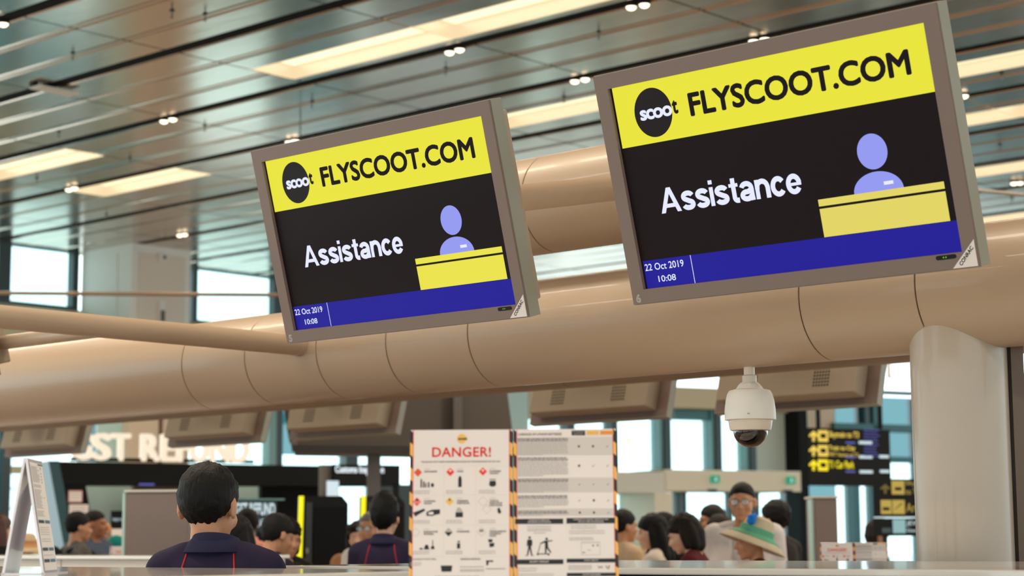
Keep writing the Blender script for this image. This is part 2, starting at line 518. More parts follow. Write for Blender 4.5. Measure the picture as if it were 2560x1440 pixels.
# left part of the back wall: glazing, columns, panels
BG.box('mullion', M_STEELD, WB, 4, 1000, 27, 1400, 0, .3, True, TOPB)
BG.box('pane', M_GLASST, WB, -160, 1000, 4, 1400, .1, .12, True, TOPB)
BG.box('pane', M_GLASS, WB, 27, 1130, 150, 1166, .1, .12)
BG.box('pane', M_GLASST, WB, 27, 1000, 240, 1130, .1, .12, top=TOPB)  # spandrel area glazed instead of solid, to brighten the ceiling's reflection
BG.box('transom', M_BULK, WB, 27, 1166, 175, 1184, 0, .3)
for ya, yb in ((1184, 1221), (1224, 1271), (1274, 1346)):
    BG.box('pane', M_GLASS, WB, 27, ya, 240, yb, .1, .12)
for ya in (1221, 1271):
    BG.box('glazing_bar', M_TEALP, WB, 27, ya, 240, ya+3, .08, .14)
BG.box('low_wall', M_WALLB, WB, 27, 1346, 240, 1400, 0, .3, True)
BG.box('panel', M_PANELT, WB, 240, 1000, 318, 1400, .1, .3, True, TOPB)
BG.box('column', mat('beige_pier', (214, 190, 164), .6), WB, 318, 1000, 394, 1400, -.2, .4, True, TOPB)
BG.box('reveal', M_CONC, WB, 394, 1000, 406, 1400, .1, .3, True, TOPB)
BG.box('column', mat('beige_pier'), WB, 406, 1000, 470, 1400, -.2, .4, True, TOPB)
BG.box('pane', M_GLASS, WB, 470, 1098, 672, 1166, .1, .12)
BG.box('pane', M_GLASS, WB, 470, 1000, 672, 1098, .1, .12, top=TOPB)  # upper spandrel made glass as well, so more daylight reaches the ceiling
BG.box('panel', M_PANELT, WB, 470, 1166, 672, 1400, .1, .3, True)
BG.box('mullion', M_TEALP, WB, 672, 1000, 690, 1400, 0, .3, True, TOPB)
BG.box('mullion', M_STEELD, WB, 690, 1000, 706, 1400, 0, .3, True, TOPB)
for a, b, c, d in ((706, 1138, 866, 1168), (896, 1140, 1020, 1168), (848, 1212, 925, 1330)):
    BG.box('pane', M_GLASS, WB, a, b, c, d, .1, .12)
BG.box('mullion', M_STEELD, WB, 866, 1000, 896, 1212, 0, .3, top=TOPB)
BG.box('pane', M_GLASST, WB, 706, 1000, 866, 1138, .1, .12, top=TOPB)
BG.box('spandrel', M_CONC, WB, 896, 1000, 1240, 1138, .1, .3, top=TOPB)
BG.box('panel', M_STEELD, WB, 706, 1168, 848, 1400, .1, .3, True)
BG.box('panel', M_STEELD, WB, 925, 1212, 1240, 1400, .1, .3, True)
BG.box('pane', M_GLASS, WB, 1020, 1168, 1240, 1212, .1, .12)
# right part: mullioned windows above the entrance portal
BG.box('panel', M_PANELT, WB, 1240, 960, 1322, 1400, .1, .3, True, TOPB)
BG.box('panel', M_WALLB, WB, 1322, 960, 1545, 1050, .1, .3, top=TOPB)
BG.box('header', mat('beige_header', (206, 190, 156), .6), WB, 1545, 930, 1800, 1018, -.3, .3, top=TOPB)
BG.box('header', mat('beige_header'), WB, 1800, 930, 2000, 1030, 0, .3, top=TOPB)
BG.box('spandrel', mat('deep_teal_spandrel', (30, 104, 104), .3), WB, 1690, 1018, 1788, 1050, .05, .25)
for a, b in ((1322, 1420), (1438, 1530), (1545, 1650), (1678, 1780), (1805, 1866)):
    BG.box('pane', M_GLASS, WB, a, 1050, b, 1178, .1, .12)
for a, b in ((1420, 1438), (1530, 1545)):
    BG.box('mullion', M_STEELD, WB, a, 1018, b, 1180, 0, .3)
for a, b, c in ((1650, 1662, 1678), (1780, 1790, 1805), (1866, 1876, 1890)):
    BG.box('mullion', M_TEALP, WB, a, 1018, b, 1180, .0, .3)
    BG.box('mullion', M_STEELD, WB, b, 1012, c, 1180, -.05, .3)
BG.box('panel', mat('pale_green_panel', (206, 218, 206), .5), WB, 1890, 1030, 2000, 1182, .1, .3)
BG.box('black_post', M_BLK2, WB, 2000, 1000, 2022, 1400, -.3, .3, True, TOPB)
BG.box('portal_lintel', M_WALLW, WB, 1540, 1180, 1665, 1232, -.8, .3)
BG.box('portal_lintel', mat('portal_cream', (226, 214, 190), .55), WB, 1662, 1176, 2002, 1228, -.8, .3)
BG.box('portal_post', mat('portal_cream'), WB, 1638, 1232, 1682, 1400, -.8, .3, True)
BG.box('pane', M_GLASS, WB, 1240, 1178, 1545, 1400, .1, .12, True)
BG.box('pane', M_GLASS, WB, 1545, 1232, 1638, 1330, .1, .12)
BG.box('low_wall', M_WALLB, WB, 1545, 1330, 1638, 1400, .1, .3, True)
for a, b in ((1682, 1694), (1718, 1825), (1833, 1880), (1900, 1998)):
    BG.box('door_pane', M_GLASS, WB, a, 1228, b, 1400, -.1, -.08, True)
for a, b in ((1694, 1702), (1710, 1718), (1825, 1833), (1880, 1886), (1894, 1900)):
    BG.box('door_stile', M_STEELD, WB, a, 1228, b, 1400, -.15, .0, True)
BG.box('sensor', M_BLACK, WB, 1778, 1223, 1793, 1229, -.9, -.8)
BG.box('sensor', M_BLACK, WB, 1967, 1225, 1982, 1231, -.9, -.8)
# printed yellow numeral on the window
a, z0, b, z1 = BG.R(1557, 1094, 1577, 1150, .08); h_ = z1-z0; w_ = b-a
mb = MB(); mb.poly([(b-w_*.36, z0), (b, z0), (b, z1), (b-w_*.36, z1)], .08); mb.poly([(a, z1-h_*.24), (b-w_*.36, z1-h_*.12), (b-w_*.36, z1), (a, z1-h_*.12)], .08)
mb.build('numeral', glass('yellow_film', (250, 226, 110), .02), WB, recalc=False)
# teal glazing right of the black post
BG.box('panel', mat('beige_pier'), WB, 2022, 960, 2086, 1076, .1, .3, top=TOPB)
BG.box('pane', M_GLASST, WB, 2086, 860, 2300, 1076, .1, .12, top=TOPB)
BG.box('pane', M_GLASST, WB, 2022, 1076, 2090, 1400, .1, .12, True)
BG.box('pane', M_GLASS, WB, 2090, 1076, 2136, 1400, .1, .12, True)
BG.box('mullion', mat('teal_mullion', (20, 92, 98), .4), WB, 2136, 1076, 2150, 1400, 0, .3, True)
BG.box('pane', M_GLASS, WB, 2150, 1076, 2186, 1400, .1, .12, True)
BG.box('mullion', mat('teal_mullion'), WB, 2186, 860, 2206, 1400, 0, .3, True, TOPB)
BG.box('pane', M_GLASS, WB, 2206, 1150, 2300, 1400, .1, .12, True)
BG.box('pane', M_GLASST, WB, 2206, 1076, 2300, 1150, .1, .12)
BG.box('transom', mat('teal_mullion'), WB, 2086, 1060, 2300, 1078, 0, .3)
BG.box('transom', mat('teal_mullion'), WB, 2206, 1142, 2300, 1156, 0, .3)
BG.box('transom', M_STEELD, WB, 2086, 975, 2300, 983, 0, .3)
BG.box('mullion', M_STEELD, WB, 2160, 860, 2172, 1060, 0, .3, top=TOPB)
BG.box('mullion', mat('teal_mullion'), WB, 2300, 860, 2312, 1400, 0, .3, True, TOPB)
BG.box('pane', M_GLASST, WB, 2312, 860, 2700, 1400, .1, .12, True, TOPB)
for a in (2420, 2548, 2600):
    BG.box('mullion', mat('teal_mullion'), WB, a, 860, a+9, 1400, 0, .3, True, TOPB)
for a in (930, 985, 1040):
    BG.box('transom', mat('teal_mullion'), WB, 2312, a, 2700, a+12, 0, .3)
# ground and pale building masses outside the glass
og = MB(); og.box(-120, 60, 30, 160, -.2, -.13)
tag(og.build('forecourt_ground', mat('pale_concrete', (200, 206, 204), .8)), kind='structure')

# ================================================================== TUBES, COLUMN
YB = 5.5
RB = .203; ZB = HC+YB*tan(.1455)
def seam_xs(pix): return [float(atY(x, y, YB-RB*.98)[0]) for x, y in pix]
def segmented_tube(root, pname, y, z, r, xs, M, n=48):
    o = root.location
    core = MB(); core.tube([(xs[0]+.01-o.x, y-o.y, z), (xs[-1]-.01-o.x, y-o.y, z)], r-.01, 24); part = core.build(pname, M_DARK, root, smooth=True)
    for a, b in zip(xs, xs[1:]):
        mb = MB(); g = .0025
        rg = []
        for x, rr in ((a+g, r-.006), (a+g, r-.0015), (a+g+.002, r), (b-g-.002, r), (b-g, r-.0015), (b-g, r-.006)):
            rg.append([(x-o.x, y-o.y+rr*cos(2*pi*i/n), z+rr*sin(2*pi*i/n)) for i in range(n)])
        mb.rings(rg); mb.build('tube_section', M, part, smooth=True, angle=18)
    return part
cxa = ray(2283, 1100); cxb = ray(2528, 1100)
cx = YB*(cxa[0]/cxa[1]+cxb[0]/cxb[1])/2
dist = math.hypot(cx, YB); ang = abs(atan2(cxa[0], cxa[1])-atan2(cxb[0], cxb[1])); RC = dist*sin(ang/2)
TF = thing('overhead_tube_frame', 'thick beige overhead tube frame with fine seams carried on a round column', 'tube frame', (cx, YB, 0))
xs = sorted(seam_xs([(455, 930), (612, 920), (790, 950), (965, 900), (1170, 880), (2000, 830), (2290, 780)]))
segmented_tube(TF, 'main_tube', YB, ZB, RB, [-13.5]+xs+[-.3], M_BEIGE, 64)
ZU = HC+YB*tan(.2326); RU = .191
xu = float(atY(1303, 500, YB-RU)[0])
segmented_tube(TF, 'upper_tube', YB, ZU, RU, [-5.6, xu, -3.2], M_BEIGE, 64)
for x in (-5.4, -3.7):
    mb = MB(); mb.tube([(x-cx, 0, ZB), (x-cx, 0, ZU)], .09, 24); mb.build('collar', M_BEIGE, TF, smooth=True)
# thin branch tube leaving the main tube towards the hall
e = atY(777, 866, YB-RB*.7); RBR = .044
mb = MB(); mb.tube([(e[0]-cx, e[1]-3.4-YB, e[2]), (e[0]-cx, e[1]-YB+.1, e[2])], RBR, 28); br = mb.build('branch_tube', M_BEIGE, TF, smooth=True)
mb = MB(); mb.tube([(e[0]-cx, e[1]-.09-YB, e[2]), (e[0]-cx, e[1]-YB-.01, e[2])], RBR*1.08, 28); mb.build('branch_collar', M_BEIGE, br, smooth=True)
mb = MB(); mb.lathe([(RC, 0), (RC, ZB-.05)], 64); mb.build('column_shaft', M_BEIGE2, TF, smooth=True)
mb = MB(); d = np.array([cos(YAW), sin(YAW)])
mb.box(-.02, .02, -.06, .06, 0, ZB-.12); ob = mb.build('cover_strip', mat('brown_strip', (110, 92, 80), .5), TF)
ob.location = (d[0]*(RC+.012), d[1]*(RC+.012)+.02, 0); ob.rotation_euler = (0, 0, YAW)
# second island tube further back (its underside shows between the screen backs)
Y2 = 8.25
RF = thing('rear_tube_frame', 'shadowed tube frame carrying the vented screen backs behind the main tube', 'tube frame', (-17.4, Y2, 0))
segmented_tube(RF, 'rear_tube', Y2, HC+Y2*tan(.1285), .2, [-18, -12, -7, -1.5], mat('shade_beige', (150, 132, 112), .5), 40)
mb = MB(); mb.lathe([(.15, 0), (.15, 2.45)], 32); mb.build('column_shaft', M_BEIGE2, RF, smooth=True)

# ---- heavy grotesque word built stroke by stroke
def ribbon(mb, pts, w, ox, y, sx, sz, x0, z0):
    P_ = np.array(pts, float); T_ = np.gradient(P_, axis=0); T_ /= np.linalg.norm(T_, axis=1)[:, None]
    N_ = np.stack([-T_[:, 1], T_[:, 0]], 1)*w/2
    a = P_+N_; b = P_-N_; n = len(P_)
    vs = [(x0+(q[0]+ox)*sx, y, z0+q[1]*sz) for q in np.concatenate([a, b])]
    mb.add(vs, [(i, n+i, n+i+1, i+1) for i in range(n-1)])
def arc(cx, cz, rx, rz, a0, a1, n=16):
    return [(cx+rx*cos(radians(a)), cz+rz*sin(radians(a))) for a in np.linspace(a0, a1, n)]
W_ = .2
GLY = {
    'A': (1.0, [], [[(0, 0), (.205, 0), (.6, 1), (.4, 1)], [(.795, 0), (1, 0), (.6, 1), (.4, 1)], [(.22, .2), (.78, .2), (.72, .355), (.28, .355)]]),
    's': (.64, [arc(.325, .53, .215, .128, 12, 235, 18)+arc(.325, .212, .225, .128, 68, -168, 20)], []),
    'i': (.185, [], [[(0, 0), (.185, 0), (.185, .74), (0, .74)], [(0, .85), (.185, .85), (.185, 1.01), (0, 1.01)]]),
    't': (.43, [[(.21, .95), (.21, .5), (.21, .22)]+arc(.33, .2, .12, .125, 190, 262, 8)+[(.42, .076)]], [[(0, .605), (.42, .605), (.42, .74), (0, .74)]]),
    'a': (.66, [arc(.315, .48, .225, .183, 165, 10, 16)+[(.545, .4), (.545, .2), (.56, .0)], [(.53, .425)]+arc(.31, .215, .215, .138, 75, 300, 18)+[(.53, .2)]], []),
    'n': (.66, [[(.09, .38)]+arc(.325, .45, .225, .212, 165, 8, 14)+[(.565, .42), (.565, .2), (.565, 0)]], [[(0, 0), (.18, 0), (.18, .74), (0, .74)]]),
    'c': (.64, [arc(.33, .37, .24, .293, 36, 324, 28)], []),
    'e': (.66, [arc(.33, .37, .24, .293, 8, 328, 30)], [[(.1, .305), (.655, .305), (.66, .42), (.1, .42)]])}
def heavy_word(name, word, x0, z0, x1, z1, y, M, parent, gap=.05):
    tot = sum(GLY[c][0] for c in word)+gap*(len(word)-1)
    sx = (x1-x0)/tot; sz = z1-z0; ox = 0
    for c in word:
        w, rib, pol = GLY[c]; mb = MB()
        for r_ in rib: ribbon(mb, r_, W_, ox, y, sx, sz, x0, z0)
        for p_ in pol: mb.poly([(x0+(a+ox)*sx, z0+b*sz) for a, b in p_], y)
        mb.build(name, M, parent, recalc=False); ox += w+gap

# ================================================================== MONITORS
TILT = .2632; MW, MH = 1.1, .6635
def make_monitor(name, label, number=None, screen=True, desk=M_SKY_Y):
    """local: origin = top left front corner of the bezel, x along the width, y to the back, z up"""
    t = thing(name, label, 'screen')
    sx0, sx1, sz0, sz1 = .044, 1.06, -.623, -.042
    f = MB()
    f.box(0, MW, 0, .05, sz1, 0); f.box(0, MW, 0, .05, -MH, sz0); f.box(0, sx0, 0, .05, sz0, sz1); f.box(sx1, MW, 0, .05, sz0, sz1)
    bz = f.build('bezel', [M_BEZEL], t)
    s = MB(); s.box(-.0005, MW+.0005, .008, .062, -MH-.0005, .0005)
    # side shell: hollow ring behind the bezel front
    s = MB()
    s.box(0, MW, .008, .056, 0, .003); s.box(0, MW, .008, .056, -MH-.003, -MH); s.box(-.003, 0, .008, .056, -MH-.003, .003); s.box(MW, MW+.003, .008, .056, -MH-.003, .003)
    s.build('side_shell', M_HOUSE, t)
    b = MB(); b.box(0, MW, .05, .056, -MH, 0); b.build('back_plate', M_BEZEL, t)
    bx = MB(); bx.box(.08, MW-.08, .056, .17, -MH+.035, -.03); box = bx.build('back_box', M_BOX, t, bevel=.006)
    for cxv in (.08+.94*.24, .08+.94*.76):
        h = MB()
        for i in range(6):
            for j in range(6):
                h.disc(cxv+(i-2.5)*.0185, .1706, -.53+(j-2.5)*.0195, .0068, 8)
        tag(h.build('vent_holes', M_HOLE, box, recalc=False), kind='stuff')
    ar = MB(); ar.box(.45, .65, .165, .23, -.45, -.2); ar.build('mounting_plate', M_CONC, t)
    if not screen:
        p = MB(); p.box(sx0, sx1, .012, .02, sz0, sz1); p.build('screen', M_GLOSSBLACK, t)
        return t
    p = MB(); p.box(sx0, sx1, .012, .02, sz0, sz1); scr = p.build('screen', M_SCR_DARK, t)
    y = .0115; y2 = .0108; y3 = .0101; y4 = .0095
    xl = .051
    q = MB(); q.rect(xl, -.216, sx1, sz1, y); q.build('banner', M_SKY_Y, scr, recalc=False)
    q = MB(); q.rect(xl, sz0, sx1, -.543, y); q.build('footer', M_SCR_BLUE, scr, recalc=False)
    q = MB(); q.disc(.181, y2, -.1315, .0655, 48, .0695); q.build('logo_disc', M_SCR_INK, scr, recalc=False)
    lettering('logo_lettering', 'scoo', .134, -.1495, .2475, -.1195, y3, M_SCR_WHITE, scr, off=.035, spacing=.9)
    lettering('logo_lettering', 't', .2485, -.1475, .268, -.1085, y3, M_SCR_INK, scr, off=.04)
    lettering('web_address', 'FLYSCOOT.COM', .306, -.1635, .999, -.097, y2, M_SCR_INK, scr, off=.032)
    heavy_word('message_letter', 'Assistance', .148, -.4165, .621, -.3455, y, M_SCR_WHITE, scr)
    q = MB(); q.disc(.8485, y, -.3385, .0445, 40, .0465); q.build('figure_head', M_SCR_LAV, scr, recalc=False)
    pts = [(.8485+.0735*cos(a), -.4415+.0505*sin(a)) for a in np.linspace(0, pi, 28)]
    q = MB(); q.poly(pts, y); q.build('figure_body', M_SCR_LAV, scr, recalc=False)
    q = MB(); q.rect(.867, -.4285, .895, -.4195, y2); q.build('name_tag', M_SCR_WHITE, scr, recalc=False)
    q = MB(); q.rect(.663, -.460, 1.036, -.4415, y); q.build('desk_top', desk, scr, recalc=False)
    q = MB(); q.rect(.663, -.5425, 1.036, -.4665, y); q.build('desk_front', desk, scr, recalc=False)
    lettering('date', '22 Oct 2019', .055, -.5725, .193, -.5525, y2, M_SCR_WHITE, scr, off=.01)
    lettering('time', '10:08', .096, -.608, .158, -.590, y2, M_SCR_WHITE, scr, off=.01)
    q = MB(); q.rect(.2195, sz0, .2215, -.543, y2); q.build('divider', M_SCR_WHITE, scr, recalc=False)
    # bezel print
    q = MB(); q.poly([(1.098, -.594), (1.098, -.6625), (1.028, -.6625)], -.0008); q.build('maker_plate', M_PAPER, bz, recalc=False)
    v, fc = text_raw('CONRAC', .02, 1.0); lo, hi = v.min(0), v.max(0); k = .0585/(hi[0]-lo[0]); a = radians(46)
    q = MB(); q.add([(1.0535+((p_[0]-lo[0])*k)*cos(a)-((p_[1]-lo[1])*k)*sin(a), -.0014, -.6585+((p_[0]-lo[0])*k)*sin(a)+((p_[1]-lo[1])*k)*cos(a)) for p_ in v], fc)
    q.build('maker_lettering', M_INK, bz, recalc=False)
    q = MB(); q.prism([(.9845+(.006 if i < 13 else .0525)+.0055*cos(a_), -.6315+.0055*sin(a_)) for i, a_ in enumerate(list(np.linspace(pi/2, 3*pi/2, 13))+list(np.linspace(-pi/2, pi/2, 13)))], -.001, .001)
    sl = q.build('sensor_slot', M_BLACK, bz)
    q = MB(); q.disc(1.007, -.0016, -.6315, .002, 10); q.disc(1.014, -.0016, -.6315, .002, 10); q.build('indicator', M_LED, bz, recalc=False)
    if number:
        lettering('counter_number', number, .013, -.6595, .03, -.6345, -.0008, M_PAPER, bz, off=.05)
    return t
Y0M, ZTM = 4.0738, 1.3137+HC
for num, X0, dk, lab in (('5', -4.8806, emi('screen_desk_bright', (234, 226, 74), 1), 'tilted lit screen hanging over the joint of the slim branch tube, bezel number 5'),
                         ('6', -3.3714, M_SCR_DESK, 'tilted lit screen hanging above the dome camera, bezel number 6')):
    o = make_monitor('information_screen', lab, num, True, dk)
    o.location = (X0, Y0M, ZTM); o.rotation_euler = (TILT, 0, 0); o['group'] = 'lit screens over the counters'
    # mounting arm from the back box to the upper tube
    xa = .75 if num == '5' else .32
    n_ = np.array([0, cos(TILT), sin(TILT)])
    tgt = Vector((0, YB-.185-Y0M, ZU-.03-ZTM))
    loc_t = Euler((TILT, 0, 0)).to_matrix().inverted() @ tgt
    mb = MB(); mb.tube([(xa, .2, -.3), (xa, loc_t.y, loc_t.z)], .045, 18); mb.build('mounting_arm', M_BEIGE, o, smooth=True)
# neighbour screen whose right edge shows at the picture's left border
o = make_monitor('information_screen', 'screen housing at the end of the slim branch tube', None, False)
xr = float(atY(14, 905, 4.2)[0])-.19
o.location = (xr-MW, Y0M, ZTM); o.rotation_euler = (TILT, 0, 0); o['group'] = 'unlit screen housings'
arm_t = Euler((TILT, 0, 0)).to_matrix().inverted() @ Vector((0, YB-1.15-Y0M, float(e[2])-ZTM))
mb = MB(); mb.tube([(.8, .2, -.3), (.8, arm_t.y, arm_t.z), (float(e[0])-(xr-MW), arm_t.y, arm_t.z)], .03, 16); mb.build('mounting_arm', M_BEIGE, o, smooth=True)
# vented backs of the opposite row
rear0 = make_monitor('screen_back', 'beige vented back of a screen hanging behind the overhead tube', None, False)
YR = 9.3
cents = []
for a, b, yy in ((40, 185, 1110), (438, 645, 1080), (750, 972, 1060), (1360, 1640, 1030), (1835, 2150, 985)):
    pa, pb = atY(a, yy, YR-.2), atY(b, yy, YR-.2); cents.append((pa[0]+pb[0])/2)
zb = HC+(2.007-HC)*YR/6.93-.06
labs = ['vented beige screen back above the folded leaning counter sign', 'vented beige screen back above the large illuminated letters', 'vented beige screen back in front of the dark overhead housing',
        'vented beige screen back above the large danger notice', 'vented beige screen back behind the white dome camera']
for i, cxv in enumerate(cents):
    o = rear0 if i == 0 else copy_tree(rear0)
    o['label'] = labs[i]; o['group'] = 'vented screen backs'
    o.rotation_euler = (TILT, 0, pi)
    o.location = (cxv+MW/2, YR, zb+MH*cos(TILT))
    mb = MB(); inv = (Euler((TILT, 0, pi)).to_matrix()).inverted()
    lt = inv @ Vector((0, Y2+.19-YR, HC+Y2*tan(.1285)-(zb+MH*cos(TILT))))
    mb.tube([(.55, .2, -.3), (.55, lt.y, lt.z)], .045, 14); mb.build('mounting_arm', M_BEIGE, o, smooth=True)

# ================================================================== DOME CAMERA
pc = atY(1873, 930, YB); 
dz = lambda y: float(atY(1873, y, YB)[2])
mpp = float(atY(1940, 1040, YB)[0]-atY(1806, 1040, YB)[0])*.80/134     # metres per pixel across the view
t = thing('dome_camera', 'white hanging dome camera with black glass bowl under the overhead tube', 'camera', (pc[0], pc[1], dz(1119)))
z_ = lambda y: dz(y)-dz(1119)
rp = lambda w: w*mpp/2
zt = ZB-RB-dz(1119)+.02
mb = MB(); mb.lathe([(rp(28), z_(942)), (rp(28), zt)], 28); mb.build('stem', M_CREAM, t, smooth=True)
mb = MB(); mb.lathe([(rp(38), z_(970)), (rp(37), z_(940)), (rp(32), z_(938))], 28); mb.build('stem_collar', M_CREAM, t, smooth=True)
mb = MB(); mb.lathe([(rp(132), z_(1050)), (rp(132), z_(1045)), (rp(131), z_(1025)), (rp(124), z_(1000)), (rp(116), z_(985)), (rp(106), z_(977)), (rp(72), z_(973)), (rp(56), z_(962)), (rp(44), z_(957)), (rp(38), z_(956))], 40)
body = mb.build('body', M_WHITE, t, smooth=True)
mb = MB(); mb.lathe([(rp(88), z_(1078)), (rp(104), z_(1076)), (rp(108), z_(1070)), (rp(114), z_(1052)), (rp(128), z_(1050)), (rp(132), z_(1048))], 40); mb.build('lower_ring', M_CREAM, t, smooth=True)
mb = MB(); n = 10
mb.lathe([(rp(88)*sin(pi/2*k/n)+.0005, z_(1078)-(z_(1078)-0)*cos(pi/2*k/n)) for k in range(n+1)], 36); mb.build('glass_bowl', M_GLOSSBLACK, t, smooth=True)
mb = MB(); mb.box(-rp(10), rp(10), -rp(60), -rp(52), z_(968), z_(960)); ob = mb.build('latch', M_CREAM, t, bevel=.001); ob.rotation_euler = (0, 0, YAW*.75)
ob = lettering('model_mark', 'HD', -rp(6), z_(1040), rp(6), z_(1036), -rp(132)-.0006, M_INK, body); ob.rotation_euler = (0, 0, YAW*.75)

# ================================================================== COUNTERS
ZTOP = 1.35
def counter(name, label, x0, x1, y0, y1, ztop, units, front=M_NAVY, slab=.02, overhang=.03):
    t = thing(name, label, 'counter', ((x0+x1)/2, (y0+y1)/2, 0)); hx, hy = (x1-x0)/2, (y1-y0)/2
    mb = MB(); mb.box(-hx, hx, -hy, hy, ztop-slab, ztop); mb.build('counter_top', M_COUNTER, t, bevel=.004)
    w = 2*hx/units
    for i in range(units):
        mb = MB(); mb.box(-hx+i*w+.004, -hx+(i+1)*w-.004, -hy+overhang, hy-overhang, .1, ztop-slab); mb.build('front_panel', front, t, bevel=.004)
    mb = MB(); mb.box(-hx+.03, hx-.03, -hy+.07, hy-.07, 0, .1); mb.build('plinth', M_BLACK, t)
    return t
counter('check_in_counter', 'near glossy white counter ledge holding the folded leaning notice', -9.0, -3.25, 2.35, 3.42, ZTOP, 4, M_CFRONT)
counter('check_in_counter', 'low shelf counter carrying the large danger notice', -3.2, 1.2, 2.45, 3.15, 1.295, 3, M_CFRONT)
counter('check_in_counter', 'long glossy white counter top in front of the round column', -4.45, -.6, 3.86, 5.3, ZTOP, 3, M_NAVY, .018, .02)
counter('check_in_counter', 'cream back counter behind the staff member with red piping', -12.5, -7.72, 6.1, 6.75, ZTOP+.005, 4, M_CFRONT, .02)
counter('check_in_counter', 'rear counter below the vented screen backs', -16.6, -11.0, 8.15, 8.65, 1.10, 4, M_CFRONT)
counter('check_in_counter', 'rear counter carrying the small danger notice beside the round column', -5.95, -2.6, 8.85, 9.6, 1.10, 3, M_CFRONT)
# low cream desk screen on the near counter
xa_ = float(atY(862, 1410, 4.35)[0]); xb_ = min(-4.47, float(atY(1040, 1410, 4.35)[0]))
t = thing('desk_screen', 'low cream privacy panel standing at the desk beside the danger notice', 'panel', (xa_, 4.35, 0))
mb = MB(); mb.box(0, xb_-xa_, -.02, .02, 0, 1.33); mb.build('panel', M_CFRONT, t, bevel=.004)
mb = MB(); mb.box(0, xb_-xa_, -.035, .035, 1.33, 1.344); mb.build('cap_rail', M_WHITE, t, bevel=.003)

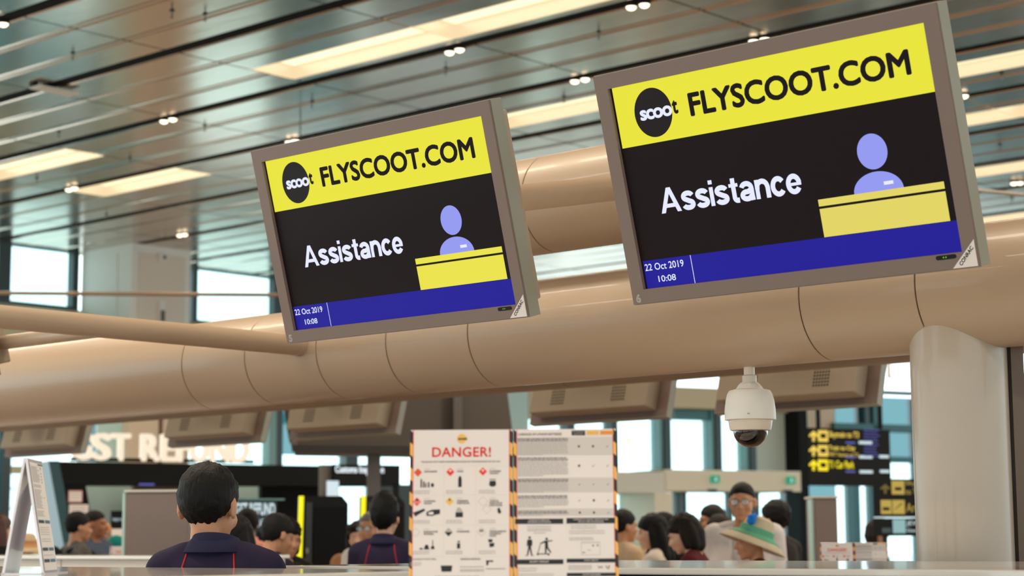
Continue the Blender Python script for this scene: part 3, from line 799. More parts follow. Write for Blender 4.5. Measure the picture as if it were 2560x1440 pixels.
# ================================================================== DANGER NOTICES
S7 = .215/920         # metres per pixel of the close view used to lay out the notice
def make_notice(name, label, H=.352, lean=radians(9)):
    """local: origin at the base centre, x right, y to the back"""
    t = thing(name, label, 'notice')
    Wp, gap = .2175, .010
    def panel(xc, left):
        pr = Matrix.Translation((xc, 0, 0)) @ Matrix.Rotation(-lean, 4, 'X')
        b = MB(); b.box(-Wp/2, Wp/2, 0, .005, 0, H); o = b.build('left_board' if left else 'right_board', M_PAPER, t, bevel=.0006); o.matrix_local = pr
        back = MB(); back.box(-Wp/2, Wp/2, 0, .004, 0, H); ob = back.build('rear_board', M_ACRYL, t); ob.matrix_local = Matrix.Translation((xc, 2*H*sin(lean)+.003, 0)) @ Matrix.Rotation(lean, 4, 'X')
        # hazard edging
        sw = .0062; e = None
        for sgn in (-1, 1):
            e = MB(); x0 = sgn*(Wp/2-sw/2)-sw/2; step = .0255; k = 0; z = H
            while z > 0:
                z2 = max(0, z-step); sk = .005
                e.add([(x0, -.0006, max(0, z2)), (x0+sw, -.0006, max(0, z2-sk)), (x0+sw, -.0006, max(0, z-sk)), (x0, -.0006, z)], [(0, 1, 2, 3)], k % 2)
                z = z2; k += 1
            e.build('hazard_edging', [M_INK, M_HAZY], o, recalc=False)
        for sgn in (-1, 1):
            r = MB(); xx = sgn*(Wp/2-sw-.0006); r.rect(xx-.0006, 0, xx+.0006, H, -.0007); r.build('red_edge_line', M_RED, o, recalc=False)
        return o
    A = panel(-Wp/2-gap/2+.004, True); B = panel(Wp/2+gap/2-.004, False)
    yA = -.0008; yB = -.0012
    # left page, pixel coords of the close view: x 80..985, y 120..
    X = lambda x: (x-532)*S7; Z = lambda y: H-(y-120)*S7
    def T(par, s, x0, y0, x1, y1, M, **k): lettering('lettering', s, X(x0), Z(y1), X(x1), Z(y0), yB, M, par, **k)
    q = MB(); q.disc(X(535), yA, Z(200), 42*S7, 32); q.build('logo_disc', M_YEL, A, recalc=False)
    T(A, 'scoot', 503, 190, 585, 212, M_INK, off=.04)
    T(A, 'DANGER!', 268, 275, 800, 362, M_RED, off=.012, spacing=1.05)
    T(A, 'PLEASE DO NOT CARRY DANGEROUS GOODS IN YOUR BAGGAGE OR ON YOU', 172, 397, 885, 411, mat('ink_mid', (104, 98, 98), .5), off=.01)
    cells = [('CLASS 1', ['EXPLOSIVES']), ('CLASS 2', ['GASES']), ('CLASS 3', ['FLAMMABLE', 'LIQUIDS']), ('CLASS 4', ['FLAMMABLE', 'SOLIDS']), ('CLASS 5', ['OXIDISING', 'SUBSTANCES']),
             ('CLASS 6', ['TOXIC &', 'INFECTIOUS', 'SUBSTANCES']), ('CLASS 7', ['RADIOACTIVE', 'MATERIAL']), ('CLASS 8', ['CORROSIVES']), ('CLASS 9', ['MISCELLANEOUS', 'DANGEROUS', 'GOODS'])]
    ink = MB(); gr = MB(); rnd = random.Random(3)
    def P(pts, mi, y=yA): ink.poly([(X(a), Z(b)) for a, b in pts], y, mi)
    def dia(cx, cy, r, mi, y=yA): P([(cx, cy-r), (cx+r, cy), (cx, cy+r), (cx-r, cy)], mi, y)
    def outline(cx, cy, r):
        for a, b in (((0, -1), (1, 0)), ((1, 0), (0, 1)), ((0, 1), (-1, 0)), ((-1, 0), (0, -1))):
            P([(cx+a[0]*r, cy+a[1]*r), (cx+b[0]*r, cy+b[1]*r), (cx+b[0]*(r-3), cy+b[1]*(r-3)), (cx+a[0]*(r-3), cy+a[1]*(r-3))], 4)
    for i, (c, lines) in enumerate(cells):
        cx = 140+295*(i % 3); cy = (495, 755, 1022)[i//3]
        T(A, c, cx+58, cy-34, cx+112, cy-22, M_GREYINK)
        for j, ln in enumerate(lines):
            T(A, ln, cx+58, cy-12+j*20, cx+58+12*len(ln)*.95, cy+2+j*20, mat('ink_mid'), off=.03)
        for j in range(2):
            add_words(gr, X(cx-40), X(cx+110), Z(cy+170+j*18), 7*S7, yA, rnd=rnd)
    for (cx, cy), m_ in zip(((140, 497), (433, 495), (728, 492)), (1, 0, 0)): dia(cx, cy, 37, m_)
    for cx in (433, 728): dia(cx, 483, 13, 3, yB)
    dia(134, 755, 38, 0); dia(428, 753, 38, 2); dia(134, 742, 13, 5, yB); dia(428, 740, 12, 5, yB)
    for k in range(4): P([(108+k*16, 745), (113+k*16, 745), (113+k*16, 772), (108+k*16, 772)], 3, yB)
    outline(728, 755, 45); outline(763, 825, 42); outline(125, 1022, 40); outline(716, 1020, 40)
    dia(420, 1018, 36, 4); P([(386, 1022), (456, 1022), (420, 1058)], 5, yB)
    for k in range(3): P([(700+k*12, 1000), (706+k*12, 1000), (706+k*12, 1022), (700+k*12, 1022)], 5, yB)
    def bar(x0, y0, x1, y1, mi=5): P([(x0, y0), (x1, y0), (x1, y1), (x0, y1)], mi)
    # pictograms
    for x, h, w in ((165, 80, 12), (188, 60, 12), (208, 45, 10), (232, 52, 12)):
        P([(x, 630), (x+w, 630), (x+w, 630-h+14), (x+w/2, 630-h), (x, 630-h+14)], 5)
    P([(258+14+14*cos(a), 610+18*sin(a)) for a in np.linspace(0, 2*pi, 16)[:-1]], 5)
    P([(505, 628), (536, 628), (536, 558), (528, 532), (513, 532), (505, 558)], 5)
    bar(788, 560, 844, 566); P([(790, 575), (842, 575), (848, 610), (830, 626), (800, 626), (784, 610)], 5)
    P([(100, 850), (200, 815), (208, 832), (160, 860), (120, 885)], 5); P([(220, 845), (270, 825), (342, 822), (342, 862), (300, 870), (275, 880), (222, 878)], 5); P([(235, 850), (280, 842), (285, 868), (240, 868)], 3, yB)
    bar(482, 850, 548, 892); P([(485, 850), (495, 812), (520, 806), (545, 838), (545, 850)], 4)
    P([(858, 822), (876, 810), (894, 850), (880, 864), (864, 858)], 5)
    P([(200, 1170), (248, 1170), (236, 1130), (212, 1130)], 5); bar(162, 1158, 190, 1170); P([(264, 1168), (294, 1168), (294, 1148), (280, 1136), (264, 1148)], 5); bar(276, 1090, 282, 1138)
    bar(497, 1118, 524, 1164); bar(502, 1098, 522, 1110)
    P([(775, 1085), (815, 1085), (812, 1110), (780, 1112)], 5); P([(785, 1120), (830, 1116), (828, 1148), (790, 1155)], 5)
    P([(352, 1310), (455, 1310), (448, 1362), (360, 1362)], 5); bar(755, 1268, 820, 1280); P([(760, 1278), (780, 1278), (774, 1310), (758, 1310)], 5); bar(755, 1338, 930, 1342)
    T(A, 'MEALS READY-TO-EAT (MRE)', 78, 1249, 310, 1262, mat('ink_mid'), off=.03); T(A, 'WEAPONS & MUNITIONS', 525, 1249, 705, 1262, mat('ink_mid'), off=.03)
    for y in (1290, 1308, 1326, 1350, 1362):
        add_words(gr, X(78 if y < 1320 else 525), X(180 if y < 1320 else 740), Z(y), 7*S7, yA, rnd=rnd)
    for y in (1408, 1428, 1446, 1464, 1482):
        add_words(gr, X(300 if y == 1408 else 95), X(700 if y == 1408 else 910), Z(y), 8*S7, yA, rnd=rnd)
    for y in (440, 700, 962, 1235):
        gr.rect(X(95), Z(y), X(960), Z(y)+1.2*S7, yA, 1)
    for x in (375, 665):
        gr.rect(X(x), Z(1235), X(x)+1.2*S7, Z(440), yA, 1)
    build_split(ink, 'pictogram', [M_RED, mat('ink_red_orange', (232, 84, 44), .5), M_YEL, M_PAPER, M_GREYINK, M_INK], A)
    tag(gr.build('fine_print', [M_GREYINK, M_LINE], A, recalc=False), kind='stuff')
    # right page: x 1030..1955
    X = lambda x: (x-1490)*S7; Z = lambda y: H-(y-103)*S7
    ink = MB(); gr = MB()
    T2 = lambda s, x0, y0, x1, y1, M, **k: lettering('lettering', s, X(x0), Z(y1), X(x1), Z(y0), yB, M, B, **k)
    for y0, y1, m_ in ((175, 335, 0), (535, 665, 0), (805, 868, 0)): ink.rect(X(1045), Z(y1), X(1945), Z(y0), -.0004, 7)
    T2('CARRIAGE OF LITHIUM BATTERIES', 1065, 137, 1462, 158, mat('ink_mid'), off=.01)
    bar2 = lambda x0, y0, x1, y1, mi: ink.rect(X(x0), Z(y1), X(x1), Z(y0), yA, mi)
    bar2(1553, 118, 1675, 160, 5); bar2(1690, 118, 1800, 156, 2); bar2(1812, 118, 1932, 156, 8)
    T2('IN CHECKED', 1566, 126, 1662, 138, M_GREYINK); T2('BAGGAGE', 1575, 142, 1652, 153, M_GREYINK); T2('CARRY-ON', 1700, 130, 1790, 145, M_ORANGE); T2('ON PERSON', 1822, 130, 1922, 145, mat('ink_red_orange'))
    rnd = random.Random(9)
    for y0, y1 in ((185, 330), (355, 515), (545, 655), (690, 790), (825, 865)):
        y = y0; k = 0
        while y < y1:
            add_words(gr, X(1062), X(1525), Z(y+9), (9 if k < 2 else 8)*S7, yA, 1 if k < 2 else 0, fill=.5 if y+15 >= y1 else .98, rnd=rnd); y += 15.5; k += 1
    def tick(x, y): ink.poly([(X(x-13), Z(y)), (X(x-4), Z(y+10)), (X(x+14), Z(y-10)), (X(x-4), Z(y+3))], yA, 5)
    def cross(x, y): bar2(x-9, y-9, x+9, y+9, 5)
    for y, pat in ((258, 'xxv'), (430, 'xvv'), (593, 'vvv'), (735, 'vxv'), (842, 'xxv')):
        for x, c in zip((1617, 1745, 1875), pat): (tick if c == 'v' else cross)(x, y)
    for x0, y0, x1, y1, ls in ((1036, 893, 1467, 938, ['CARRIAGE OF PERSONAL', 'TRANSPORTATION DEVICES']), (1497, 888, 1932, 936, ['CARRIAGE OF LIQUIDS, AEROSOLS AND', 'GELS IN CARRY-ON BAGGAGE']),
                               (1034, 1245, 1465, 1286, ['SECURITY CHECKLIST']), (1494, 1240, 1932, 1274, ['SHARP OBJECTS']), (1494, 1362, 1932, 1392, ['VACUUM CONTAINERS'])):
        bar2(x0, y0, x1, y1, 5); n = len(ls); hh = (y1-y0)/(n+.6)
        for j, s_ in enumerate(ls):
            w = len(s_)*9.5; c = (x0+x1)/2; ya = y0+hh*.3+j*hh
            T2(s_, c-w/2, ya+hh*.15, c+w/2, ya+hh*.8, M_PAPER, off=.02)
    for x0, x1, ys in ((1145, 1360, (965, 985, 1000)), (1200, 1310, (1020,)), (1535, 1760, (960, 980)), (1520, 1840, (1005, 1025)), (1520, 1740, (1065, 1080)), (1060, 1230, (1325, 1345)), (1060, 1380, (1375, 1395, 1420)), (1510, 1720, (1305, 1320, 1335)), (1540, 1900, (1410, 1425, 1440))):
        for y in ys: add_words(gr, X(x0), X(x1), Z(y), 7*S7, yA, rnd=rnd)
    pp = lambda pts: ink.poly([(X(a), Z(b)) for a, b in pts], yA, 5)
    circ = lambda cx, cy, r: pp([(cx+r*cos(a), cy+r*sin(a)) for a in np.linspace(0, 2*pi, 18)[:-1]])
    circ(1165, 1056, 11); pp([(1150, 1072), (1182, 1072), (1190, 1090), (1186, 1130), (1180, 1130), (1178, 1120), (1176, 1140), (1188, 1205), (1178, 1208), (1164, 1150), (1150, 1208), (1140, 1205), (1152, 1140), (1152, 1118), (1146, 1130), (1140, 1128), (1142, 1085)])
    bar2(1125, 1208, 1150, 1213, 5); bar2(1176, 1208, 1200, 1213, 5)
    circ(1317, 1068, 11); pp([(1300, 1084), (1370, 1080), (1370, 1087), (1328, 1092), (1330, 1140), (1358, 1185), (1352, 1192), (1318, 1150), (1312, 1195), (1302, 1195), (1302, 1100), (1262, 1112), (1260, 1104)])
    pp([(1262, 1100), (1267, 1102), (1240, 1195), (1234, 1194)]); bar2(1236, 1194, 1335, 1201, 5); circ(1237, 1200, 9); circ(1333, 1202, 9)
    for a in ((1625, 1098, 1795, 1104), (1625, 1098, 1628, 1210), (1792, 1098, 1795, 1210), (1625, 1207, 1795, 1210)): bar2(*a, 4)
    circ(1732, 1128, 7); circ(1772, 1126, 7); bar2(1680, 1165, 1710, 1171, 4); circ(1640, 1188, 5); circ(1655, 1188, 5)
    pp([(1770, 1302), (1815, 1320), (1814, 1324), (1768, 1305)]); pp([(1770, 1324), (1816, 1302), (1817, 1305), (1772, 1328)]); pp([(1840, 1305), (1856, 1330), (1860, 1328), (1846, 1300)]); pp([(1870, 1298), (1862, 1332), (1868, 1332), (1878, 1300)])
    build_split(ink, 'pictogram', [M_RED, mat('ink_red_orange'), M_YEL, M_PAPER, M_GREYINK, M_INK, M_NAVY, M_PAPER2, M_ORANGE], B)
    tag(gr.build('fine_print', [M_GREYINK, mat('ink_mid')], B, recalc=False), kind='stuff')
    return t
P = atD(1284, 1452, 3.9)
N0 = make_notice('danger_notice', 'large two-page danger notice with striped hazard edging on the near counter')
top_z = float(atD(1284, 1070, 3.95)[2]); 
N0.location = (P[0], P[1], 1.295); N0.rotation_euler = (0, 0, YAW-.012)
sc0 = (top_z-1.295)/.348
N0.scale = (530/ (.44*4727.76/3.9), 1, sc0)
def place_notice(x, y, z, rz, label, sc):
    o = copy_tree(N0); o.location = (x, y, z); o.rotation_euler = (0, 0, rz); o.scale = (sc, sc, sc); o['label'] = label
    return o
P = atY(2150, 1402, 9.25); place_notice(P[0], P[1]-.05, 1.10, YAW-.05, 'small distant danger notice on the rear counter beside the round column', .86)
P = atY(342, 1390, 8.4); place_notice(P[0], P[1], 1.10, YAW+.75, 'small turned danger notice behind the cream back counter', .86)
# folded notice seen nearly edge-on at the left
P = atZ(82, 1436, ZTOP)
t = thing('folded_notice', 'white folded tent notice seen edge-on on the near counter', 'notice', (P[0], P[1], ZTOP), (0, 0, YAW))
hgt = float(atD(82, 1143, np.dot(CAMR[2], P-CAMP))[2])-ZTOP
k = np.dot(CAMR[2], P-CAMP)/F_PX
def tent(x0, x1, name, M, dx):           # panel from foot (x0) to apex (x1), running away from the viewer
    b = MB()
    d = .215; th = .006
    sgn = 1 if x1 > x0 else -1
    A = (x0, 0, 0); B = (x1, 0, hgt)
    vs = []
    for y in (0, d):
        s = dx*y
        vs += [(x0+s, y, 0), (x0+s+th, y, 0), (x1+s+th, y, hgt), (x1+s, y, hgt)]
    b.add(vs, [(0, 1, 2, 3), (7, 6, 5, 4), (0, 4, 5, 1), (1, 5, 6, 2), (2, 6, 7, 3), (3, 7, 4, 0)])
    return b.build(name, M, t)
tent(k*-78, k*-32, 'rear_board', M_ACRYL, -.1)
fb = tent(k*22, k*-28, 'front_board', M_ACRYL, -.09)
q = MB(); gr = MB(); rnd = random.Random(4)
def on(u, v):                             # u along depth 0..1, v height 0..1 on the outer face of the front board
    y = .012+u*.19
    return (k*22+(k*-28-k*22)*v-.09*y+.0066+.0006, y, hgt*v)
def quad(mb, u0, u1, v0, v1, mi=0, e=0):
    mb.add([tuple(np.array(on(u, v))+np.array([e, 0, 0])) for u, v in ((u0, v0), (u1, v0), (u1, v1), (u0, v1))], [(0, 1, 2, 3)], mi)
quad(q, 0, 1, .03, .97, 0); q.build('printed_sheet', M_PAPER, fb, recalc=False)
y = .93
while y > .5:
    quad(gr, .06, rnd.uniform(.45, .66), y, y+.006, 0, .0005)
    if rnd.random() < .2:
        quad(gr, .76, .8, y, y+.01, 1, .0005)
    y -= .013 if rnd.random() < .88 else .03
quad(gr, .6, .98, .955, .965, 1, .0005)
for v in (.44, .2, .1): quad(gr, .05, .48, v, v+.028, 1, .0005); quad(gr, .55, .95, v, v+.028, 2, .0005)
for v in (.4, .38, .36, .34, .3, .28, .16): quad(gr, .08, .8, v, v+.005, 0, .0005)
tag(gr.build('fine_print', [M_GREYINK, M_INK, mat('ink_steel_blue', (70, 110, 140), .5)], fb, recalc=False), kind='stuff')
q = MB(); q.box(k*-80, k*30, 0, .23, 0, .003); q.build('base_sheet', M_ACRYL, t)

# ================================================================== BACKGROUND FURNITURE
# refund pavilion
GF = Frame(400, 22, BGA)
t = thing('refund_pavilion', 'black kiosk portal with slanted leg under large illuminated letters', 'kiosk', GF.o, GF.rot())
GF.poly('fascia', M_BLK2, t, [(122, 1153), (1000, 1168), (1000, 1214), (212, 1212), (140, 1212)], 0, .6)
GF.poly('slanted_leg', M_BLK2, t, [(146, 1200), (212, 1200), (248, 1400), (182, 1400)], .02, .6)
GF.poly('leg_side', M_TEALD, t, [(121, 1152), (147, 1152), (196, 1400), (166, 1400)], -.02, .6)
GF.box('back_panel', M_PANELT, t, 205, 1205, 332, 1400, 1.4, 1.45, True)
GF.box('back_panel', M_PANELT, t, 560, 1205, 652, 1400, 1.4, 1.45, True)
GF.box('inner_wall', M_BLK2, t, 652, 1205, 800, 1400, .8, .9, True)
GF.box('inner_wall', M_CONC, t, 332, 1205, 560, 1400, .9, 1.0, True)
GF.box('light_strip', M_SIGNB, t, 348, 1209, 386, 1213, -.01, 0)
def letters(name, s, fr, x0, y0, x1, y1, d, depth, M, par, off=.0, group=None):
    a, z0, b, z1 = fr.R(x0, y0, x1, y1, d)
    v, f = text_raw(s, off); lo, hi = v.min(0), v.max(0)
    mb = MB(); nv = len(v)
    k1 = (b-a)/(hi[0]-lo[0]); k2 = (z1-z0)/(hi[1]-lo[1])
    fr_ = [((p[0]-lo[0])*k1+a, d, (p[1]-lo[1])*k2+z0) for p in v]; bk_ = [(p[0], d+depth, p[2]) for p in fr_]
    from collections import Counter
    ec = Counter()
    for q_ in f:
        for i in range(len(q_)):
            ec[tuple(sorted((q_[i], q_[(i+1) % len(q_)])))] += 1
    sides = [(i, j, j+nv, i+nv) for (i, j), c in ec.items() if c == 1]
    mb.add(fr_+bk_, list(f)+[tuple(i+nv for i in reversed(q_)) for q_ in f]+sides)
    return mb.build(name, M, par)
LT = thing('illuminated_letters', 'large warm white illuminated letters reading GST REFUND above the black kiosk', 'sign', GF.o, GF.rot())
for s_, x0, x1 in (('G', 180, 232), ('S', 233, 280), ('T', 282, 328), ('R', 356, 402), ('E', 406, 444), ('F', 447, 479), ('U', 481, 523), ('N', 530, 577), ('D', 582, 625)):
    yb_ = 1152+(x0-180)*.018
    letters('letter', s_, GF, x0, yb_-71, x1, yb_-2, .15, .12, M_LETTER, LT, .022)
mb = MB(); a, z0, b, z1 = GF.R(175, 1150, 630, 1160, .27); mb.box(a, b, .2, .26, z0+.02, z0+.06); mb.build('rail', M_BLK2, LT)
# small posters on the slanted leg
def poster(name, label, fr, x0, y0, x1, y1, d, bg, border, lines, seed=1, group=None):
    a, z0, b, z1 = fr.R(x0, y0, x1, y1, d)
    tt = thing(name, label, 'poster', Vector(fr.o)+Vector(fr.u)*((a+b)/2)+Vector(fr.n)*d+Vector((0, 0, z0)), fr.rot())
    w, h = (b-a)/2, z1-z0
    mb = MB(); mb.box(-w, w, 0, .01, 0, h); mb.build('board', border, tt)
    mb = MB(); mb.rect(-w*.9, h*.07, w*.9, h*.93, -.002); mb.build('sheet', bg, tt, recalc=False)
    rnd = random.Random(seed); g = MB()
    for i in range(lines): add_words(g, -w*.75, w*.75, h*(.82-.7*i/lines), h*.05, -.004, rnd=rnd)
    tag(g.build('fine_print', M_GREYINK, tt, recalc=False), kind='stuff')
    return tt
poster('poster', 'white poster with a red border on the slanted black leg', GF, 171, 1226, 206, 1256, -.05, M_PAPER, mat('dull_red', (190, 110, 96), .5), 4, 2)
pp_ = poster('poster', 'white poster with dark blue heading on the slanted black leg', GF, 173, 1261, 221, 1300, -.05, M_PAPER, M_PAPER, 5, 3)
P2 = Frame(294, 20, BGA)
t = thing('sign_stand', 'dark standing sign with a pale lower half behind the man in grey', 'sign', P2.o, P2.rot())
P2.box('post', M_BLACK, t, 291, 1300, 297, 1400, .04, .08, True)
P2.box('upper_board', M_BLK2, t, 278, 1277, 312, 1322, 0, .03); P2.box('lower_board', M_PAPER, t, 279, 1322, 312, 1352, 0, .03)
a, z0, b, z1 = P2.R(281, 1294, 311, 1304, -.005); lettering('lettering', 'Apply here', a, z0, b, z1, -.005, M_SIGNW, t)
# GST refund hanging sign
P3 = Frame(640, 17, BGA)
t = thing('hanging_sign', 'dark teal sign reading GST REFUND above the man in pink', 'sign', P3.o, P3.rot())
P3.box('board', mat('sign_teal', (34, 62, 72), .4), t, 560, 1250, 692, 1330, 0, .06); P3.box('board_edge', M_TEALP, t, 560, 1246, 712, 1250, -.01, .07)
a, z0, b, z1 = P3.R(588, 1257, 688, 1288, -.005); lettering('lettering', 'GST REFUND', a, z0, b, z1, -.005, M_SIGNW, t, off=.03)
a, z0, b, z1 = P3.R(620, 1297, 700, 1318, -.005); lettering('lettering', 'TRAVELLERS', a, z0, b, z1, -.005, M_SIGNW, t, off=.01)
P3.box('post', M_BLACK, t, 640, 1330, 650, 1400, .01, .05, True)
# customs inspection sign and wall unit
P4 = Frame(900, 21, BGA)
t = thing('hanging_sign', 'black sign reading Customs Inspection beside the dark overhead housing', 'sign', P4.o, P4.rot())
P4.box('board', M_BLK2, t, 836, 1162, 1000, 1210, 0, .08); 
a, z0, b, z1 = P4.R(838, 1164, 960, 1188, -.005); lettering('lettering', 'Customs Inspection', a, z0, b, z1, -.005, emi('sign_white_strong', (235, 245, 250), 1.2), t, off=.03)
P4.box('hanger', M_CONC, t, 805, 1162, 838, 1262, .1, .2); P4.box('light_panel', M_SIGNW, t, 820, 1202, 847, 1240, -.02, .02)
P4.box('post', M_BLK2, t, 985, 1200, 997, 1400, .02, .06, True)
# dark overhead housing with its post
P5 = Frame(980, 16, YAW+.1)
t = thing('overhead_housing', 'large dark grey overhead sign housing hanging on a grey pole', 'housing', P5.o, P5.rot())
P5.poly('housing_front', M_CONC, t, [(700, 960), (1262, 930), (1284, 1100), (1140, 1142), (738, 1126), (722, 1100)], 0, .5)
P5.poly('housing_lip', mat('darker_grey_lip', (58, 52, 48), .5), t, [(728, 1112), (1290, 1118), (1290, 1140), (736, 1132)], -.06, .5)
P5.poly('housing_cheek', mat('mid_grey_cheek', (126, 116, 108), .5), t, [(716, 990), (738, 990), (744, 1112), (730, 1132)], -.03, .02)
P5.box('pole', mat('pole_grey', (110, 102, 96), .4, .3), t, 918, 1110, 951, 1400, .1, .22, True)
P5.box('pole', mat('pole_grey'), t, 1134, 940, 1156, 1110, -.1, -.02)
# self-service machines
def machine(x0, x1, ytop, D, label, group='self-service machines'):
    fr = Frame((x0+x1)/2, D, YAW+.25)
    tt = thing('self_service_machine', label, 'machine', fr.o, fr.rot(), group)
    a, z0, b, z1 = fr.R(x0, ytop, x1, 1400)
    mb = MB(); mb.prism([(a, 0), (b, 0), (b, z1-.06), (b-.05, z1), (a+.02, z1)], 0, .32); mb.build('body', M_BLACK, tt)
    mb = MB(); mb.prism([(a+.09, .5), (b-.02, .5), (b-.02, z1-.09), (a+.1, z1-.09)], -.012, 0); mb.build('screen', mat('matt_screen', (8, 7, 8), .5, spec=.2), tt)
    mb = MB(); mb.prism([(a+.03, .2), (a+.08, .2), (a+.09, z1-.05), (a+.04, z1-.05)], -.008, 0); mb.build('trim_panel', mat('trim_slate', (52, 60, 60), .4), tt)
    mb = MB(); mb.prism([(a-.06, 0), (a-.02, 0), (a+.02, z1+.0), (a-.015, z1)], -.02, .02); mb.build('light_strip', M_STRIP, tt)
    mb = MB(); mb.box(a+.04, a+.06, -.02, -.008, z1-.45, z1-.41); mb.build('lock', M_HOUSE, tt)
machine(752, 870, 1240, 15, 'black self-service machine with a full-length yellow light strip')
machine(908, 1012, 1240, 15.6, 'black self-service machine behind the older woman, yellow strip half hidden')
# taupe machine backs
for x0, x1, yt, D, lab in ((312, 470, 1230, 12.3, 'broad taupe equipment cabinet behind the staff member with red piping'), (2037, 2095, 1245, 14, 'narrow taupe equipment cabinet beside the black post')):
    fr = Frame((x0+x1)/2, D, YAW)
    tt = thing('equipment_cabinet', lab, 'cabinet', fr.o, fr.rot(), 'taupe cabinets')
    fr.box('body', M_TAUPE, tt, x0, yt, x1, 1400, 0, .4, True, bevel=.01)
    fr.box('side_trim', M_PANELT, tt, x0-7, yt+3, x0, 1400, .02, .2, True)
    a, z0, b, z1 = fr.R(x0, yt, x1, 1400); mb = MB(); mb.box(a-.01, b+.01, -.01, .41, z1, z1+.015); mb.build('cap', M_WALLW, tt)
# wayfinding signs
P6 = Frame(2120, 22, BGA)
t = thing('wayfinding_sign', 'black wayfinding sign with three yellow arrow rows beside the black post', 'sign', P6.o, P6.rot())
P6.box('board', M_BLK2, t, 2022, 1072, 2226, 1214, 0, .15)
for xx in (2045, 2200):
    P6.box('hanger', M_BLK2, t, xx, 960, xx+5, 1072, .05, .1, top=6.1)
def arrow(mb, fr, cx, cy, w, h, d):
    pts = [(cx-w/2, cy-h*.05), (cx, cy-h/2), (cx+w/2, cy-h*.05), (cx+w*.34, cy+h*.12), (cx+w*.13, cy-h*.08), (cx+w*.13, cy+h/2), (cx-w*.13, cy+h/2), (cx-w*.13, cy-h*.08), (cx-w*.34, cy+h*.12)]
    for tri in ((0, 1, 4, 3), (0, 3, 4, 1)):
        pass
    L_ = [fr.L(x, y, d) for x, y in pts]
    mb.poly([L_[0], L_[8], L_[7], L_[1]], d); mb.poly([L_[1], L_[4], L_[3], L_[2]], d); mb.poly([L_[7], L_[6], L_[5], L_[4], L_[1]], d)
for cy, txt, sub, M in ((1090, 'Skytrain to T3', None, M_SIGNY), (1127, 'Train to City', 'MRT Station at T2', M_SIGNY), (1163, 'T1 Car Park', None, M_SIGNY2)):
    q = MB(); arrow(q, P6, 2034, cy, 25, 27, -.01); q.build('arrow', M, t, recalc=False)
    a, z0, b, z1 = P6.R(2045, cy-14, 2070, cy+14, -.01); q = MB(); q.rect(a, z0, b, z1, -.01); pg = q.build('pictogram', M, t, recalc=False)
    q = MB(); w = b-a; h = z1-z0; q.rect(a+w*.22, z0+h*.3, a+w*.78, z0+h*.72, -.014); q.build('pictogram_mark', M_BLK2, t, recalc=False)
    x1 = {'Skytrain to T3': 2147, 'Train to City': 2138, 'T1 Car Park': 2135}[txt]
    a, z0, b, z1 = P6.R(2072, cy-11 if not sub else cy-13, x1, cy+8 if not sub else cy+2, -.01); lettering('lettering', txt, a, z0, b, z1, -.01, M, t, off=.02)
    if sub:
        a, z0, b, z1 = P6.R(2072, cy+5, 2146, cy+14, -.01); lettering('lettering', sub, a, z0, b, z1, -.01, M, t)
rnd = random.Random(2)
q = MB()
for cy in (1090, 1127):
    for j in range(5):
        a, z0, b, z1 = P6.R(2160, cy-16+j*7, 2184+rnd.uniform(0, 16), cy-14+j*7, -.01); add_words(q, a, b, z0, (z1-z0), -.01, rnd=rnd)
for cy in (1107, 1143, 1179):
    a, z0, b, z1 = P6.R(2114, cy-2, 2138, cy+2, -.01); q.rect(a, z0, b, z1, -.01)
tag(q.build('lilac_print', M_SIGNB, t, recalc=False), kind='stuff')
q = MB()
for x0, x1, cy in ((2147, 2180, 1106), (2148, 2181, 1142), (2149, 2182, 1179), (2198, 2222, 1141), (2200, 2224, 1178)):
    a, z0, b, z1 = P6.R(x0, cy-3, x1, cy+4, -.01); q.rect(a, z0, b, z1, -.01)
q.build('light_bar', M_SIGNW, t, recalc=False)
P7 = Frame(2260, 18, BGA)
t = thing('wayfinding_sign', 'black wayfinding sign reading Skytrain, half hidden by the round column', 'sign', P7.o, P7.rot())
P7.box('board', M_BLK2, t, 2203, 1198, 2400, 1292, 0, .12); P7.box('lower_board', M_BLK2, t, 2203, 1296, 2400, 1340, 0, .12)
P7.box('edge_light', M_SIGNW, t, 2203, 1292, 2400, 1295, -.01, .1)
for xx in (2215, 2390): P7.box('post', M_BLACK, t, xx, 1340, xx+5, 1400, .03, .08, True)
def blk(x0, y0, x1, y1, M, d=-.01, nm='pictogram'):
    a, z0, b, z1 = P7.R(x0, y0, x1, y1, d); q = MB(); q.rect(a, z0, b, z1, d); return q.build(nm, M, t, recalc=False)
dimy = emi('sign_yellow_dim', (206, 176, 84), .8)
q = MB(); arrow(q, P7, 2213, 1222, 26, 24, -.01); q.build('arrow', emi('sign_arrow_dim', (120, 104, 50), .8), t, recalc=False)
blk(2229, 1202, 2261, 1236, dimy); blk(2237, 1218, 2254, 1226, M_BLK2, -.014, 'pictogram_mark')
blk(2202, 1250, 2229, 1285, dimy); blk(2231, 1250, 2262, 1285, dimy); blk(2207, 1268, 2224, 1276, M_BLK2, -.014, 'pictogram_mark')
a, z0, b, z1 = P7.R(2236, 1258, 2257, 1274, -.014); q = MB(); q.poly([(a, z0), (a+.01, z0), (b, z1), (b-.02, z1)], -.014); q.build('pictogram_mark', M_BLK2, t, recalc=False)
blk(2232, 1299, 2264, 1333, emi('sign_pale_teal', (150, 190, 190), .9)); blk(2205, 1320, 2228, 1332, M_STEELD)
